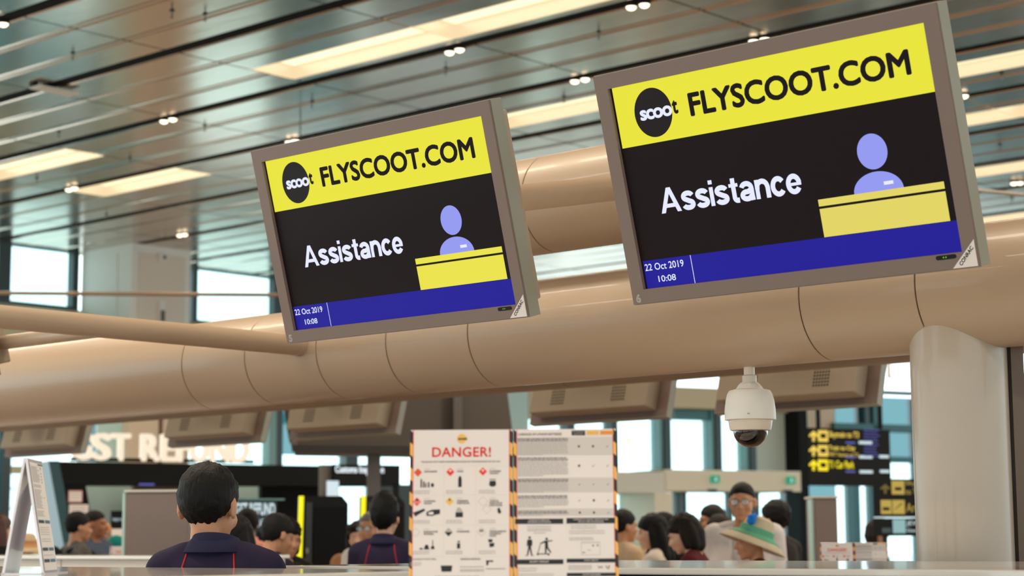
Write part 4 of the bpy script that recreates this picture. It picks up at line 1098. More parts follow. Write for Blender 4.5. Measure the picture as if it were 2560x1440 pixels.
for s_, x0, y0, x1, y1, M in (('Skytrain', 2263, 1202, 2325, 1216, dimy), ('to T3', 2264, 1222, 2298, 1236, dimy), ('Arrival Hall', 2266, 1258, 2360, 1280, dimy), ('JEWEL', 2266, 1303, 2318, 1316, M_SIGNW), ('Gate Lounge', 2267, 1322, 2350, 1332, M_SIGNW)):
    a, z0, b, z1 = P7.R(x0, y0, x1, y1, -.01); lettering('lettering', s_, a, z0, b, z1, -.01, M, t)
# exit signs on the portal
for x0, y0, x1, y1, lab in ((1776, 1189, 1795, 1207, 'small green exit sign on the cream portal, above the man in glasses'), (1965, 1192, 1984, 1210, 'small green exit sign on the cream portal, next to the black post')):
    a, z0, b, z1 = BG.R(x0, y0, x1, y1, -.8)
    tt = thing('exit_sign', lab, 'exit sign', Vector(BG.o)+Vector(BG.u)*((a+b)/2)+Vector(BG.n)*-.8+Vector((0, 0, z0)), BG.rot(), 'green exit signs')
    w, h = (b-a)/2, z1-z0
    mb = MB(); mb.box(-w, w, -.05, 0, 0, h); mb.build('case', M_GREEN, tt)
    q = MB(); q.disc(0, -.052, h*.72, h*.09, 12); q.poly([(-w*.3, h*.2), (w*.1, h*.35), (w*.35, h*.2), (w*.2, h*.6), (-w*.2, h*.62)], -.052); q.build('running_figure', M_SIGNW, tt, recalc=False)
# poster with blue swirl at the far right, bright lamp under the rear roof
fr = Frame(2580, 14, YAW)
tt = thing('wall_poster', 'white wall poster with a blue curl beyond the round column', 'poster', fr.o, fr.rot())
fr.box('board', M_PAPER, tt, 2543, 1068, 2640, 1236, 0, .04); 
mb = MB(); mb.tube([(fr.L(2560+14*cos(a), 1180+32*sin(a), -.012)[0], -.012, fr.L(2560, 1180+32*sin(a), -.012)[1]) for a in np.linspace(1.8, 4.6, 14)], .006, 6); mb.build('blue_curl', mat('curl_blue', (60, 120, 160), .5), tt)
fr.box('stand', M_STEELD, tt, 2550, 1236, 2640, 1400, .0, .04, True)
fr = Frame(2262, 26, BGA)
tt = thing('bright_panel_light', 'bright square panel light beyond the teal glazing next to the column', 'light', Vector(fr.o)+Vector((0, 0, 3.5)), fr.rot())
a, z0, b, z1 = fr.R(2240, 908, 2284, 940); mb = MB(); mb.box(a, b, 0, .1, z0-3.5, z1-3.5); mb.build('lit_panel', emi('cool_panel', (236, 255, 255), 2.0), tt)
mb = MB(); mb.box(a-.03, b+.03, .1, .16, z0-3.53, z1-3.47); mb.build('case', M_WHITE, tt); mb = MB(); mb.tube([((a+b)/2, .13, z1-3.47), ((a+b)/2, .13, 2.6)], .015, 8); mb.build('hanger', M_STEELD, tt)
# low wooden stand and plant behind the travellers
fr = Frame(1672, 17, BGA)
tt = thing('wooden_stand', 'small pale wooden stand behind the long-haired woman', 'stand', fr.o, fr.rot())
fr.box('body', mat('light_wood', (206, 164, 116), .5, var=.1, vscale=12), tt, 1655, 1352, 1686, 1400, 0, .35, True); fr.box('top', M_WALLW, tt, 1652, 1348, 1690, 1353, -.03, .38)
fr = Frame(1712, 18, BGA)
tt = thing('potted_plant', 'dark green leafy plant in a black pot near the glass doors', 'plant', fr.o, fr.rot())
mb = MB(); mb.lathe([(.14, 0), (.2, .4), (.18, .4), (.16, .36)], 20); mb.build('pot', M_BLACK, tt, smooth=True)
rnd = random.Random(6); lf = MB(); lf.prism([(0, 0), (.03, .08), (.025, .16), (0, .24), (-.025, .16), (-.03, .08)], 0, .004); lm = lf.mesh('leaf', mat('leaf_green', (44, 82, 40), .4))
for i in range(60):
    o = link('leaf', lm, tt); o.location = (rnd.gauss(0, .1), rnd.gauss(0, .1), .35+rnd.random()*.8); o.rotation_euler = (rnd.uniform(-1.2, 1.2), rnd.uniform(-1.2, 1.2), rnd.uniform(0, 6.3))
mb = MB(); mb.tube([(0, 0, .3), (.02, 0, .8), (0, .02, 1.2)], .012, 6); mb.build('stem', mat('stem_brown', (70, 60, 40), .6), tt)
# suspended conduits
A_, B_ = atD(-120, 732, 20), atD(760, 738, 20)
t = thing('suspended_conduit', 'thin bronze pipe hanging level in front of the clerestory windows', 'pipe', A_)
dv = Vector(B_-A_); mb = MB(); mb.tube([(0, 0, 0), dv], .021, 14); mb.build('pipe', mat('bronze_pipe', (150, 124, 96), .35, .4), t, smooth=True)
for f_ in (.06, .985): mb = MB(); p_ = dv*f_; mb.tube([p_, (p_.x, p_.y, 6.1-A_[2])], .006, 8); mb.build('hanger_rod', M_STEELD, t)
A_, B_ = atD(2360, 468, 15), atD(2700, 500, 14.2)
t = thing('suspended_conduit', 'thin pale pipe hanging level behind the screen numbered 6', 'pipe', A_)
dv = Vector(B_-A_); mb = MB(); mb.tube([(0, 0, 0), dv], .016, 14); mb.build('pipe', mat('grey_pipe', (150, 140, 124), .35, .4), t, smooth=True)
for f_ in (.04, .96): mb = MB(); p_ = dv*f_; mb.tube([p_, (p_.x, p_.y, 6.1-A_[2])], .006, 8); mb.build('hanger_rod', M_STEELD, t)

# ================================================================== PEOPLE
def skin_mat(n, rgb): return mat('skin_'+n, rgb, .5, var=.06, vscale=30, spec=.4)
SK_LIGHT = skin_mat('light', (222, 176, 146)); SK_TAN = skin_mat('tan', (196, 142, 108)); SK_BROWN = skin_mat('brown', (164, 108, 78))
M_HAIRB = mat('hair_black', (9, 7, 7), .62, spec=.25, bump=.8, bscale=120, bdist=.006, stretch=(1, 1, .25))
M_HAIRD = mat('hair_dark_brown', (26, 16, 13), .62, spec=.25, bump=.8, bscale=120, bdist=.006, stretch=(1, 1, .25))
M_HAIRG = mat('hair_grey', (112, 106, 100), .5, bump=.8, bscale=120, bdist=.006)
M_EYEW = mat('eye_white', (226, 222, 216), .25); M_EYED = mat('eye_iris', (26, 18, 14), .2); M_LIP = mat('lip_rose', (166, 92, 84), .45); M_BROW = mat('brow_hair', (28, 20, 18), .7)
M_SHOE = mat('shoe_black', (26, 24, 24), .45)
def fab(n, rgb=(90, 90, 90), var=.08, vs=14): return mat('fabric_'+n, rgb, .8, bump=.25, bscale=26, bdist=.01, var=var, vscale=vs, spec=.2)

def remesh(mb, voxel, smooth_it=3, dec=1.0):
    me = bpy.data.meshes.new('tmp'); me.from_pydata(mb.v, [], mb.f)
    bm = bmesh.new(); bm.from_mesh(me); bmesh.ops.recalc_face_normals(bm, faces=bm.faces); bm.to_mesh(me); bm.free()
    o = bpy.data.objects.new('tmp', me); COL.objects.link(o)
    r = o.modifiers.new('r', 'REMESH'); r.mode = 'VOXEL'; r.voxel_size = voxel; r.use_smooth_shade = True
    if smooth_it:
        sm = o.modifiers.new('s', 'SMOOTH'); sm.factor = .5; sm.iterations = smooth_it
    if dec < 1:
        d = o.modifiers.new('d', 'DECIMATE'); d.ratio = dec
    dg = bpy.context.evaluated_depsgraph_get(); dg.update()
    out = bpy.data.meshes.new_from_object(o.evaluated_get(dg))
    bpy.data.objects.remove(o); bpy.data.meshes.remove(me)
    out.polygons.foreach_set('use_smooth', [True]*len(out.polygons))
    return out

def xf(M, p):
    v = M @ Vector(p); return (v.x, v.y, v.z)
ARMS = {'down': ((.225, -.03, 1.12), (.235, .04, .87)), 'desk': ((.225, .03, 1.12), (.15, .27, 1.06)), 'cross': ((.235, .07, 1.13), (-.02, .2, 1.17)),
        'hold': ((.21, .03, 1.12), (.09, .24, 1.2)), 'bag': ((.22, -.02, 1.13), (.16, .2, 1.2))}
def person(label, px, ytop, D, face, build='m', skin=SK_LIGHT, hair='short', hairm=None, shirt=None, sleeve='short', trousers=None, arms='down', turn=0, nod=0,
           voxel=.011, dec=.55, glasses=False, group='travellers and staff', collar=False, piping=False, open_jacket=None, extra=None, lean=0, hat_h=0.0, cat='person', hs=1.06, neck=-.012, hx=0.0):
    """face: 0 looks away from the camera, 90 looks to picture left, 180 looks at the camera, -90 to picture right"""
    P = atD(px, ytop, D)
    htop = float(P[2])-hat_h; k = htop/(1.5+neck+.229*hs)
    heading = atan2(-P[0], P[1])
    t = thing('person', label, cat, (P[0], P[1], 0), (0, 0, heading+radians(face)), group)
    fem = build == 'f'
    sh = .168 if fem else .19; ch = .155 if fem else .172; wa = .122 if fem else .142; hp = .168 if fem else .162
    hairm = hairm or M_HAIRB
    S = lambda p: (p[0]*k, p[1]*k, p[2]*k)
    # lean of the upper body
    LM = Matrix.Translation((0, 0, .95)) @ Matrix.Rotation(-radians(lean), 4, 'X') @ Matrix.Translation((0, 0, -.95))
    HM = LM @ Matrix.Translation((hx, .012, 1.50+neck)) @ Matrix.Rotation(radians(turn), 4, 'Z') @ Matrix.Rotation(radians(nod), 4, 'X') @ Matrix.Scale(hs, 4) @ Matrix.Translation((0, 0, .112))
    KS = Matrix.Scale(k, 4)
    def up(p): return xf(KS @ LM, p)
    def hd(p): return xf(KS @ HM, p)
    R3 = (HM).to_3x3()
    def hell(mb, c, r, R=None, mi=0, nu=16, nv=10):
        mb.ell(hd(c), [x*k for x in r], R3 @ R if R is not None else R3, nu, nv, mi)
    # ---------------- body
    b = MB()
    hell(b, (0, -.015, .028), (.0735, .093, .083)); hell(b, (0, .022, -.02), (.064, .068, .086)); hell(b, (0, .032, -.064), (.05 if fem else .054, .052, .044)); hell(b, (0, .066, -.094), (.022, .018, .018))
    for sx in (-1, 1):
        hell(b, (sx*.037, .055, -.03), (.026, .03, .028)); hell(b, (sx*.0775, -.012, -.006), (.009, .02, .032), Matrix.Rotation(sx*.25, 3, 'Z')); hell(b, (sx*.012, .092, -.033), (.0095, .012, .008)); hell(b, (sx*.03, .075, .02), (.024, .014, .009))
    b.tube([hd((0, .083, .01)), hd((0, .096, -.012)), hd((0, .108, -.031))], [.0085*k, .0105*k, .012*k], 10, 'round')
    hell(b, (0, .0855, -.057), (.022, .011, .006)); hell(b, (0, .083, -.067), (.019, .011, .007))
    nr = .048 if fem else .056
    b.tube([hd((0, -.02, -.05)), hd((0, -.026, -.12)), up((0, -.02, 1.44)), up((0, -.015, 1.36))], [nr*k*.96, nr*k*.94, nr*1.1*k, nr*1.2*k], 16, 'round')
    def loft(mb, rings, infl=0, n=20, mtx=up):
        rg = []
        for z, rx, ry, cy_ in rings:
            row = []
            for i in range(n):
                a = 2*pi*i/n; c_, s_ = cos(a), sin(a)
                e_ = .8
                row.append(mtx(((rx+infl)*math.copysign(abs(c_)**e_, c_), cy_+(ry+infl)*math.copysign(abs(s_)**e_, s_), z)))
            rg.append(row)
        mb.rings(rg)
    T = [(.86, hp*.96, .105, -.01), (.94, hp, .11, -.01), (1.02, hp*.9, .1, 0), (1.1, wa, .09, .005), (1.2, (wa+ch)/2, .1, .005), (1.3, ch, .112 if not fem else .116, .008), (1.37, ch*1.02, .1, 0), (1.415, sh*.86, .082, -.008), (1.45, sh*.5, .062, -.012), (1.475, sh*.3, .052, -.015)]
    loft(b, T)
    for sx in (-1, 1): b.tube([up((0, -.02, 1.465)), up((sx*sh*.5, -.018, 1.435)), up((sx*sh*.95, -.01, 1.4))], [.045*k, .046*k, .045*k], 12, 'round')
    el, wr = ARMS[arms]
    arm_pts = {}
    for sx in (-1, 1):
        dz = .02 if (arms == 'cross' and sx > 0) else 0
        dy = .03 if (arms == 'cross' and sx > 0) else 0
        s0 = (sx*(sh-.012), -.01, 1.395); e0 = (sx*(el[0]-(.19-sh)), el[1], el[2]); w0 = (sx*wr[0], wr[1]+dy, wr[2]+dz)
        arm_pts[sx] = (s0, e0, w0)
        b.tube([up(s0), up(tuple((np.array(s0)+e0)/2)), up(e0), up(tuple((np.array(e0)*.6+np.array(w0)*.4))), up(w0)], [.05*k, .043*k, .037*k, .036*k, .025*k], 12, 'round')
        # hand: palm, four fingers, thumb
        dv = (Vector(w0)-Vector(e0)).normalized(); side = Vector((0, 0, 1)).cross(dv)
        if side.length < .2: side = Vector((0, 1, 0))
        side.normalize(); nrm = dv.cross(side).normalized()*-sx
        w0v = Vector(w0)
        b.tube([up(w0v), up(w0v+dv*.045), up(w0v+dv*.085)], [.024*k, .034*k, .03*k], 10, 'round')
        for fi in range(4):
            o_ = side*((fi-1.5)*.0185); ln = (.062, .074, .07, .055)[fi]
            p0 = w0v+dv*.085+o_; p1 = p0+dv*ln*.5+nrm*.006; p2 = p0+dv*ln*.85+nrm*.024
            b.tube([up(p0-dv*.02), up(p1), up(p2)], [.0098*k, .0092*k, .008*k], 8, 'round')
        p0 = w0v+dv*.025+side*.026
        b.tube([up(p0), up(p0+dv*.03+side*.024), up(p0+dv*.062+side*.03)], [.012*k, .011*k, .009*k], 8, 'round')
    legs = {}
    for sx in (-1, 1):
        lp = [(sx*.09, -.005, .9), (sx*.095, .005, .68), (sx*.095, .01, .49), (sx*.097, -.01, .32), (sx*.1, -.015, .09)]
        legs[sx] = lp
        b.tube([S(p) for p in lp], [.088*k, .075*k, .055*k, .055*k, .037*k], 12, 'round')
        b.tube([S((sx*.1, -.03, .05)), S((sx*.103, .06, .04)), S((sx*.106, .14, .03))], [.038*k, .036*k, .026*k], 10, 'round')
    me = remesh(b, voxel*max(k, .8), 3, dec)
    # eye sockets pressed in
    co = np.zeros(len(me.vertices)*3); me.vertices.foreach_get('co', co); co = co.reshape(-1, 3)
    Hi = (KS @ HM).inverted(); loc = co @ np.array(Hi.to_3x3()).T+np.array(Hi.translation)
    for sx in (-1, 1):
        d2 = ((loc[:, 0]-sx*.031)/.02)**2+((loc[:, 2]-.002)/.013)**2
        w_ = np.exp(-d2)*(loc[:, 1] > .04)
        loc[:, 1] -= .010*w_
    co2 = loc @ np.array((KS @ HM).to_3x3()).T+np.array((KS @ HM).translation)
    sel = (np.abs(loc) < .2).all(1); co[sel] = co2[sel]
    me.vertices.foreach_set('co', co.ravel()); me.update()
    # eyes, brows and lips become part of the same body mesh
    fx = MB()
    for sx in (-1, 1):
        hell(fx, (sx*.031, .0725, .001), (.0135, .0085, .0062), mi=1, nu=12, nv=8); hell(fx, (sx*.031, .0785, .001), (.006, .0035, .0058), mi=2, nu=10, nv=6)
        fx.tube([hd((sx*.014, .0865, .019)), hd((sx*.031, .0855, .0235)), hd((sx*.05, .072, .019))], [.003*k, .0037*k, .002*k], 6, 'round', 4)
        fx.tube([hd((sx*.017, .080, .0062)), hd((sx*.031, .0825, .0088)), hd((sx*.045, .0735, .005))], [.0016*k]*3, 6, 'round', 4)
    fx.tube([hd((-.021, .0855, -.0605)), hd((0, .0955, -.0585)), hd((.021, .0855, -.0605))], [.002*k, .0045*k, .002*k], 8, 'round', 3)
    fx.tube([hd((-.018, .0845, -.0655)), hd((0, .093, -.0685)), hd((.018, .0845, -.0655))], [.002*k, .0048*k, .002*k], 8, 'round', 3)
    fm = fx.mesh('f', [skin, M_EYEW, M_EYED, M_LIP, M_BROW], smooth=True)
    bm = bmesh.new(); bm.from_mesh(me)
    for f in bm.faces: f.material_index = 0
    bm.from_mesh(fm); bm.to_mesh(me); bm.free(); bpy.data.meshes.remove(fm)
    me.materials.clear()
    for M in (skin, M_EYEW, M_EYED, M_LIP, M_BROW): me.materials.append(M)
    me.polygons.foreach_set('use_smooth', [True]*len(me.polygons))
    me.name = 'body'; link('body', me, t)
    # ---------------- clothes
    shirt = shirt or fab('white', (226, 220, 210))
    c = MB(); infl = .014
    TT = [(.87, hp*1.0, .115, -.01)]+[x for x in T if .9 < x[0] < 1.46]
    if collar or hair == 'hood': TT += [(1.462, sh*.42, .062, -.013)]
    loft(c, TT, infl)
    for sx in (-1, 1): c.tube([up((sx*.02, -.02, 1.452)), up((sx*sh*.5, -.018, 1.435)), up((sx*sh*.95, -.01, 1.402))], [.05*k, .06*k, .066*k], 14, 'round')
    for sx in (-1, 1):
        s0, e0, w0 = [np.array(p) for p in arm_pts[sx]]
        if sleeve == 'short':
            m_ = s0*.3+e0*.7; c.tube([up(s0+np.array([0, 0, .004])), up((s0+m_)/2), up(m_)], [.071*k, .064*k, .06*k], 14, 'round')
        else:
            m_ = e0*.1+w0*.9; c.tube([up(s0+np.array([0, 0, .004])), up((s0+e0)/2), up(e0), up((e0+w0)/2), up(m_)], [.071*k, .06*k, .054*k, .047*k, .04*k], 14, 'round')
    cm = remesh(c, .011*k, 4, .6); cm.materials.append(shirt); sho = link('shirt', cm, t)
    if collar:
        q = MB(); n = 24; rg = []
        for zz, rr, yo in ((1.452, .072, -.016), (1.462, .078, -.018), (1.50, .0685, -.026), (1.506, .064, -.027), (1.497, .060, -.026), (1.45, .06, -.016)):
            row = []
            for i in range(n+1):
                a = radians(118)+radians(304)*i/n
                row.append(up((rr*cos(a)*1.02, yo+rr*sin(a)*.98-.0+(.012 if zz < 1.49 else 0)*0, zz+(.014 if sin(a) < 0 else 0)*(zz > 1.48)*abs(sin(a)))))
            rg.append(row)
        vs = [p for r_ in rg for p in r_]; fs = []
        m1 = n+1
        for kk in range(len(rg)-1):
            for i in range(n): fs.append((kk*m1+i, kk*m1+i+1, (kk+1)*m1+i+1, (kk+1)*m1+i))
        q.add(vs, fs); q.build('collar', shirt if not piping else fab('navy_collar', (40, 38, 66)), sho, smooth=True, angle=70)
        q = MB(); rg = []
        for zz, rr in ((1.503, .0665), (1.488, .078), (1.462, .094), (1.458, .094), (1.478, .074)):
            rg.append([up((rr*1.08*cos(radians(130)+radians(280)*i/n), -.02+rr*sin(radians(130)+radians(280)*i/n), zz)) for i in range(n+1)])
        vs = [p for r_ in rg for p in r_]; fs = []
        for kk in range(len(rg)-1):
            for i in range(n): fs.append((kk*m1+i, kk*m1+i+1, (kk+1)*m1+i+1, (kk+1)*m1+i))
        q.add(vs, fs); q.build('collar_fold', shirt if not piping else fab('navy_collar'), sho, smooth=True, angle=70)
    if piping:
        # red cord traced on the shirt surface by dropping points from behind
        from mathutils.bvhtree import BVHTree
        bv = BVHTree.FromPolygons([v.co for v in cm.vertices], [p.vertices[:] for p in cm.polygons])
        for sx in (-1, 1):
            pts = []
            for f_ in np.linspace(0, 1, 16):
                x = sx*(.075+.055*f_+.015*f_*f_); z = 1.452-.30*f_
                h = bv.ray_cast(Vector(up((x, -.5, z))), Vector((0, 1, 0)))
                if h[0] is not None: pts.append((h[0].x, h[0].y-.001, h[0].z))
            if len(pts) > 2:
                q = MB(); q.tube(pts, .0026*k, 8, 'round'); q.build('red_piping', mat('piping_red', (206, 30, 34), .5), sho, smooth=True)
    if open_jacket:
        q = MB(); loft(q, [(z, rx, ry, cy_) for z, rx, ry, cy_ in TT if z < 1.46], .03)
        for sx in (-1, 1):
            s0, e0, w0 = [np.array(p) for p in arm_pts[sx]]; m_ = e0*.1+w0*.9
            q.tube([up(s0+np.array([0, 0, .004])), up((s0+e0)/2), up(e0), up((e0+w0)/2), up(m_)], [.084*k, .07*k, .063*k, .055*k, .047*k], 14, 'round')
        jm = remesh(q, .012*k, 3, 1)
        bm = bmesh.new(); bm.from_mesh(jm)
        bmesh.ops.delete(bm, geom=[v for v in bm.verts if v.co.y > .06*k and abs(v.co.x) < (.035+.06*max(0, (v.co.z/k-1.15)))*k and v.co.z > .9*k], context='VERTS'); bm.to_mesh(jm); bm.free()
        jm.materials.append(open_jacket); jo = link('jacket', jm, t)
        so = jo.modifiers.new('thick', 'SOLIDIFY'); so.thickness = .006; so.offset = -1
    trousers = trousers or fab('charcoal', (48, 48, 54))
    c = MB()
    loft(c, [(.80, hp*.93, .11, -.01), (.88, hp*1.0, .114, -.01), (.95, hp, .11, -.01), (1.0, hp*.92, .1, 0)], .008, mtx=S)
    for sx in (-1, 1):
        c.tube([S(p) for p in legs[sx][:-1]]+[S((sx*.1, -.012, .07))], [.1*k, .086*k, .07*k, .066*k, .06*k], 14)
    cm = remesh(c, .016*k, 3, .7); cm.materials.append(trousers); link('trousers', cm, t)
    for sx in (-1, 1):
        q = MB(); q.tube([S((sx*.1, -.055, .045)), S((sx*.102, .02, .05)), S((sx*.105, .1, .042)), S((sx*.107, .17, .034))], [.044*k, .047*k, .044*k, .03*k], 14, 'round')
        me_ = q.mesh('shoe', M_SHOE, smooth=True)
        for v in me_.vertices: v.co.z = max(v.co.z, 0.0)
        link('shoe', me_, t)
    # ---------------- hair
    def cap(rx, ry, rz, c, front, side, back, noise=.003, name='hair', M=hairm, n=36, m=22, seed=1):
        """cranial shell that dives under the skin below the hairline"""
        rn = np.random.RandomState(seed); rg = []
        for j in range(m+1):
            tt = pi*(.015+.97*j/m); row = []
            for i in range(n):
                a = 2*pi*i/n
                d = np.array([sin(tt)*cos(a), sin(tt)*sin(a), cos(tt)]); p = np.array([rx*d[0], ry*d[1], rz*d[2]])+c
                fy = d[1]/max(.05, math.hypot(d[0], d[1]))
                hl = side+(front-side)*max(0, fy)**.6 if fy > 0 else side+(back-side)*abs(fy)**1.3
                w_ = min(1, max(0, (hl-p[2])/.014))
                nz = rn.normal()*noise
                p = (p-c)*(1+nz/.09)*(1-.16*w_)+c
                row.append(hd(p))
            rg.append(row)
        q = MB(); q.rings(rg); return q.build(name, M, t, smooth=True, angle=180)
    CC = np.array([0, -.014, .032])
    rs = hash(label) % 1000 if False else len(label)*7+int(px)
    if hair == 'short':
        cap(.0825, .1015, .0935, CC, .052, -.014, -.098, .0022, seed=rs)
    elif hair == 'crop':
        cap(.0775, .0975, .0875, CC, .062, .004, -.06, .0012, seed=rs)
    elif hair == 'volume':
        cap(.09, .108, .104, CC+np.array([0, -.004, .004]), .055, -.02, -.1, .004, seed=rs)
    elif hair == 'tall':
        cap(.085, .102, .118, CC+np.array([0, -.006, .012]), .055, -.01, -.085, .003, seed=rs)
    elif hair in ('bob', 'curly', 'long', 'tied'):
        top = cap(.086, .106, .097, CC+np.array([0, -.004, .002]), .05, -.03, -.11, .003, seed=rs)
        q = MB()
        if hair in ('bob', 'curly'):
            for sx in (-1, 1):
                q.tube([hd((sx*.06, -.02, .05)), hd((sx*.078, -.018, -.02)), hd((sx*.074, -.012, -.085))], [.03*k, .032*k, .026*k], 12, 'round')
            q.tube([hd((0, -.07, .04)), hd((0, -.082, -.03)), hd((0, -.068, -.1))], [.06*k, .062*k, .05*k], 14, 'round')
            for sx in (-1, 1): q.tube([hd((sx*.04, -.06, .03)), hd((sx*.052, -.065, -.03)), hd((sx*.046, -.055, -.095))], [.045*k, .045*k, .038*k], 12, 'round')
            if hair == 'curly':
                rn = random.Random(rs)
                for i in range(46):
                    a = rn.uniform(0, 2*pi); zz = rn.uniform(-.07, .12); r_ = .09*math.sqrt(max(.05, 1-((zz-.03)/.12)**2))
                    if sin(a) > .35 and zz < .06: continue
                    q.ell(hd((r_*.95*cos(a), -.015+r_*1.1*sin(a), zz)), [.024*k]*3, None, 8, 6)
        elif hair == 'long':
            for sx in (-1, 1):
                q.tube([hd((sx*.055, -.015, .06)), hd((sx*.08, -.015, -.02)), hd((sx*.082, -.02, -.13)), hd((sx*.075, -.02, -.25))], [.03*k, .03*k, .034*k, .02*k], 12, 'round')
                q.tube([hd((sx*.045, -.06, .03)), hd((sx*.06, -.075, -.06)), hd((sx*.06, -.08, -.18)), hd((sx*.05, -.07, -.29))], [.045*k, .044*k, .042*k, .024*k], 12, 'round')
            q.tube([hd((0, -.07, .03)), hd((0, -.09, -.06)), hd((0, -.1, -.18)), hd((0, -.085, -.3))], [.055*k, .05*k, .048*k, .026*k], 12, 'round')
        else:
            q.tube([hd((0, -.1, .0)), hd((0, -.125, -.06)), hd((0, -.12, -.16)), hd((0, -.11, -.27))], [.03*k, .036*k, .034*k, .014*k], 12, 'round')
        hm = remesh(q, .009*k, 2, .7); hm.materials.append(hairm); link('hair_length', hm, t)
    elif hair == 'cap':
        cap(.0775, .0975, .0875, CC, .06, .004, -.06, .0012, seed=rs)
        q = MB(); hell(q, (0, -.014, .05), (.085, .105, .082))
        me_ = q.mesh('cap', extra['M'], smooth=True)
        Hh = (KS @ HM).inverted()
        for v in me_.vertices:
            l_ = Hh @ v.co
            if l_.z < .035: l_.z = .035; v.co = (KS @ HM) @ l_
        link('cap', me_, t)
        q = MB(); pts = []
        rg = [[hd((x, y+.075*math.sqrt(max(0, 1-(x/.075)**2)) if y > .06 else y, z_+.036+.0)) for x in np.linspace(-.07, .07, 11)] for y, z_ in ((.055, 0), (.095, -.006))]
        vs = rg[0]+rg[1]; lo_ = [(p[0], p[1], p[2]-.005) for p in vs]
        fs = [(i, i+1, 12+i, 11+i) for i in range(10)]; fs += [(22+i, 33+i, 34+i, 23+i) for i in range(10)]+[(11+i, 12+i, 34+i, 33+i) for i in range(10)]
        q.add(vs+lo_, fs); q.build('cap_peak', extra['M'], t)
    elif hair == 'sunhat':
        cap(.083, .1, .09, CC, .05, -.02, -.09, .002, seed=rs)
        n = 40; q = MB()
        hat = [(.001, .165), (.05, .163), (.082, .148), (.096, .115), (.103, .07), (.106, .052), (.14, .036), (.185, .01), (.215, -.018), (.217, -.022), (.213, -.024), (.18, .003), (.135, .03), (.1, .046)]
        tilt_ = Matrix.Rotation(radians(extra.get('tilt', 0)), 4, 'X')
        def hp_(p): return hd(tuple(tilt_ @ Vector(p)))
        q.rings([[hp_((r_*.92*cos(2*pi*i/n), -.014+r_*sin(2*pi*i/n), z_)) for i in range(n)] for r_, z_ in hat], False); q.build('sun_hat', extra['M'], t, smooth=True)
        q = MB(); q.rings([[hp_((r_*.92*cos(2*pi*i/n), -.014+r_*sin(2*pi*i/n), z_)) for i in range(n)] for r_, z_ in ((.1085, .088), (.111, .055), (.150, .0345), (.168, .0235), (.168, .0225))], False); q.build('hat_band', extra['band'], t, smooth=True)
        q = MB(); rn = random.Random(1)
        for i in range(14):
            a = 2.4*i; r_ = .012+.022*(i/14)
            q.ell(hp_((extra['fx']+r_*cos(a)*.9, extra['fy']+.012*sin(i), .125+r_*sin(a))), [.019*k]*3, None, 8, 6)
        fm_ = remesh(q, .007, 1, 1); fm_.materials.append(extra['flower']); link('hat_flower', fm_, t)
    elif hair == 'hood':
        cap(.083, .1, .09, CC, .05, -.02, -.09, .002, seed=rs)
        q = MB(); hell(q, (0, -.03, .02), (.105, .115, .118)); hell(q, (0, -.055, -.06), (.098, .09, .11)); hell(q, (0, -.04, -.13), (.11, .1, .07))
        hm = remesh(q, .01*k, 4, .7)
        Hh = (KS @ HM).inverted()
        for v in hm.vertices:
            l_ = Hh @ v.co
            if l_.y > .045: l_.y = .045; v.co = (KS @ HM) @ l_
        hm.materials.append(shirt); link('hood', hm, t)
    if glasses:
        q = MB(); n = 20
        for sx in (-1, 1):
            q.tube([hd((sx*.032+.023*cos(2*pi*i/n), .098-.004*abs(cos(2*pi*i/n)), .0+.018*sin(2*pi*i/n))) for i in range(n+1)], .0016*k, 6)
            q.tube([hd((sx*.055, .094, .006)), hd((sx*.078, .04, .006)), hd((sx*.082, -.01, .0))], .0016*k, 6)
        q.tube([hd((-.01, .101, .004)), hd((0, .104, .006)), hd((.01, .101, .004))], .0016*k, 6)
        g_ = q.build('glasses_frame', M_BLACK, t)
        q = MB()
        for sx in (-1, 1): q.add([hd((sx*.032+.0225*cos(2*pi*i/n), .0975, .0175*sin(2*pi*i/n))) for i in range(n)], [tuple(range(n))])
        q.build('lenses', M_GLASS, g_)
    return t, up, hd, k

NAVY = fab('uniform_navy', (44, 36, 62)); MAROON = fab('maroon', (92, 26, 30)); RUST = fab('rust', (104, 52, 40)); OLIVE = fab('dark_olive', (40, 36, 30)); GREYB = fab('slate_blue', (70, 80, 100))
OFFW = fab('off_white', (224, 212, 196)); PINK = fab('pink', (226, 150, 130)); TEALF = fab('teal', (18, 122, 112)); BLACKF = fab('black', (24, 22, 24)); BEIGE_F = fab('beige', (196, 172, 140)); TANF = fab('tan', (190, 140, 96)); PLAID = fab('plaid_grey', (92, 88, 84), .45, 60); LGREY = fab('light_grey', (206, 200, 194))
# staff
person('staff member with black hair in navy polo with red piping, seen from behind', 545, 1162, 5.7, -16, 'f', SK_TAN, 'short', shirt=NAVY, collar=True, piping=True, arms='down', voxel=.007, dec=.8, turn=-6, nod=-6, hs=1.13, neck=-.028, hx=-.035)
person('staff member with tall black hair in navy uniform beside the self-service machine', 962, 1246, 11.2, -12, 'f', SK_LIGHT, 'tall', shirt=NAVY, collar=True, piping=True, arms='desk')
person('staff member with black hair in navy, head bent to the right', 678, 1285, 10.4, -55, 'f', SK_TAN, 'short', shirt=NAVY, arms='desk', nod=-18, collar=True)
person('dark-haired person in black close beside the bent staff member', 712, 1298, 11.2, -150, 'f', SK_TAN, 'bob', hairm=M_HAIRD, shirt=BLACKF, nod=-12)
person('black-haired person standing in front of the man in pink', 592, 1293, 9.15, -20, 'f', SK_TAN, 'bob', shirt=BLACKF)
person('man with cropped hair in a pink shirt near the teal sign', 618, 1271, 13.6, 35, 'm', SK_BROWN, 'crop', hairm=M_HAIRD, shirt=PINK, collar=True)
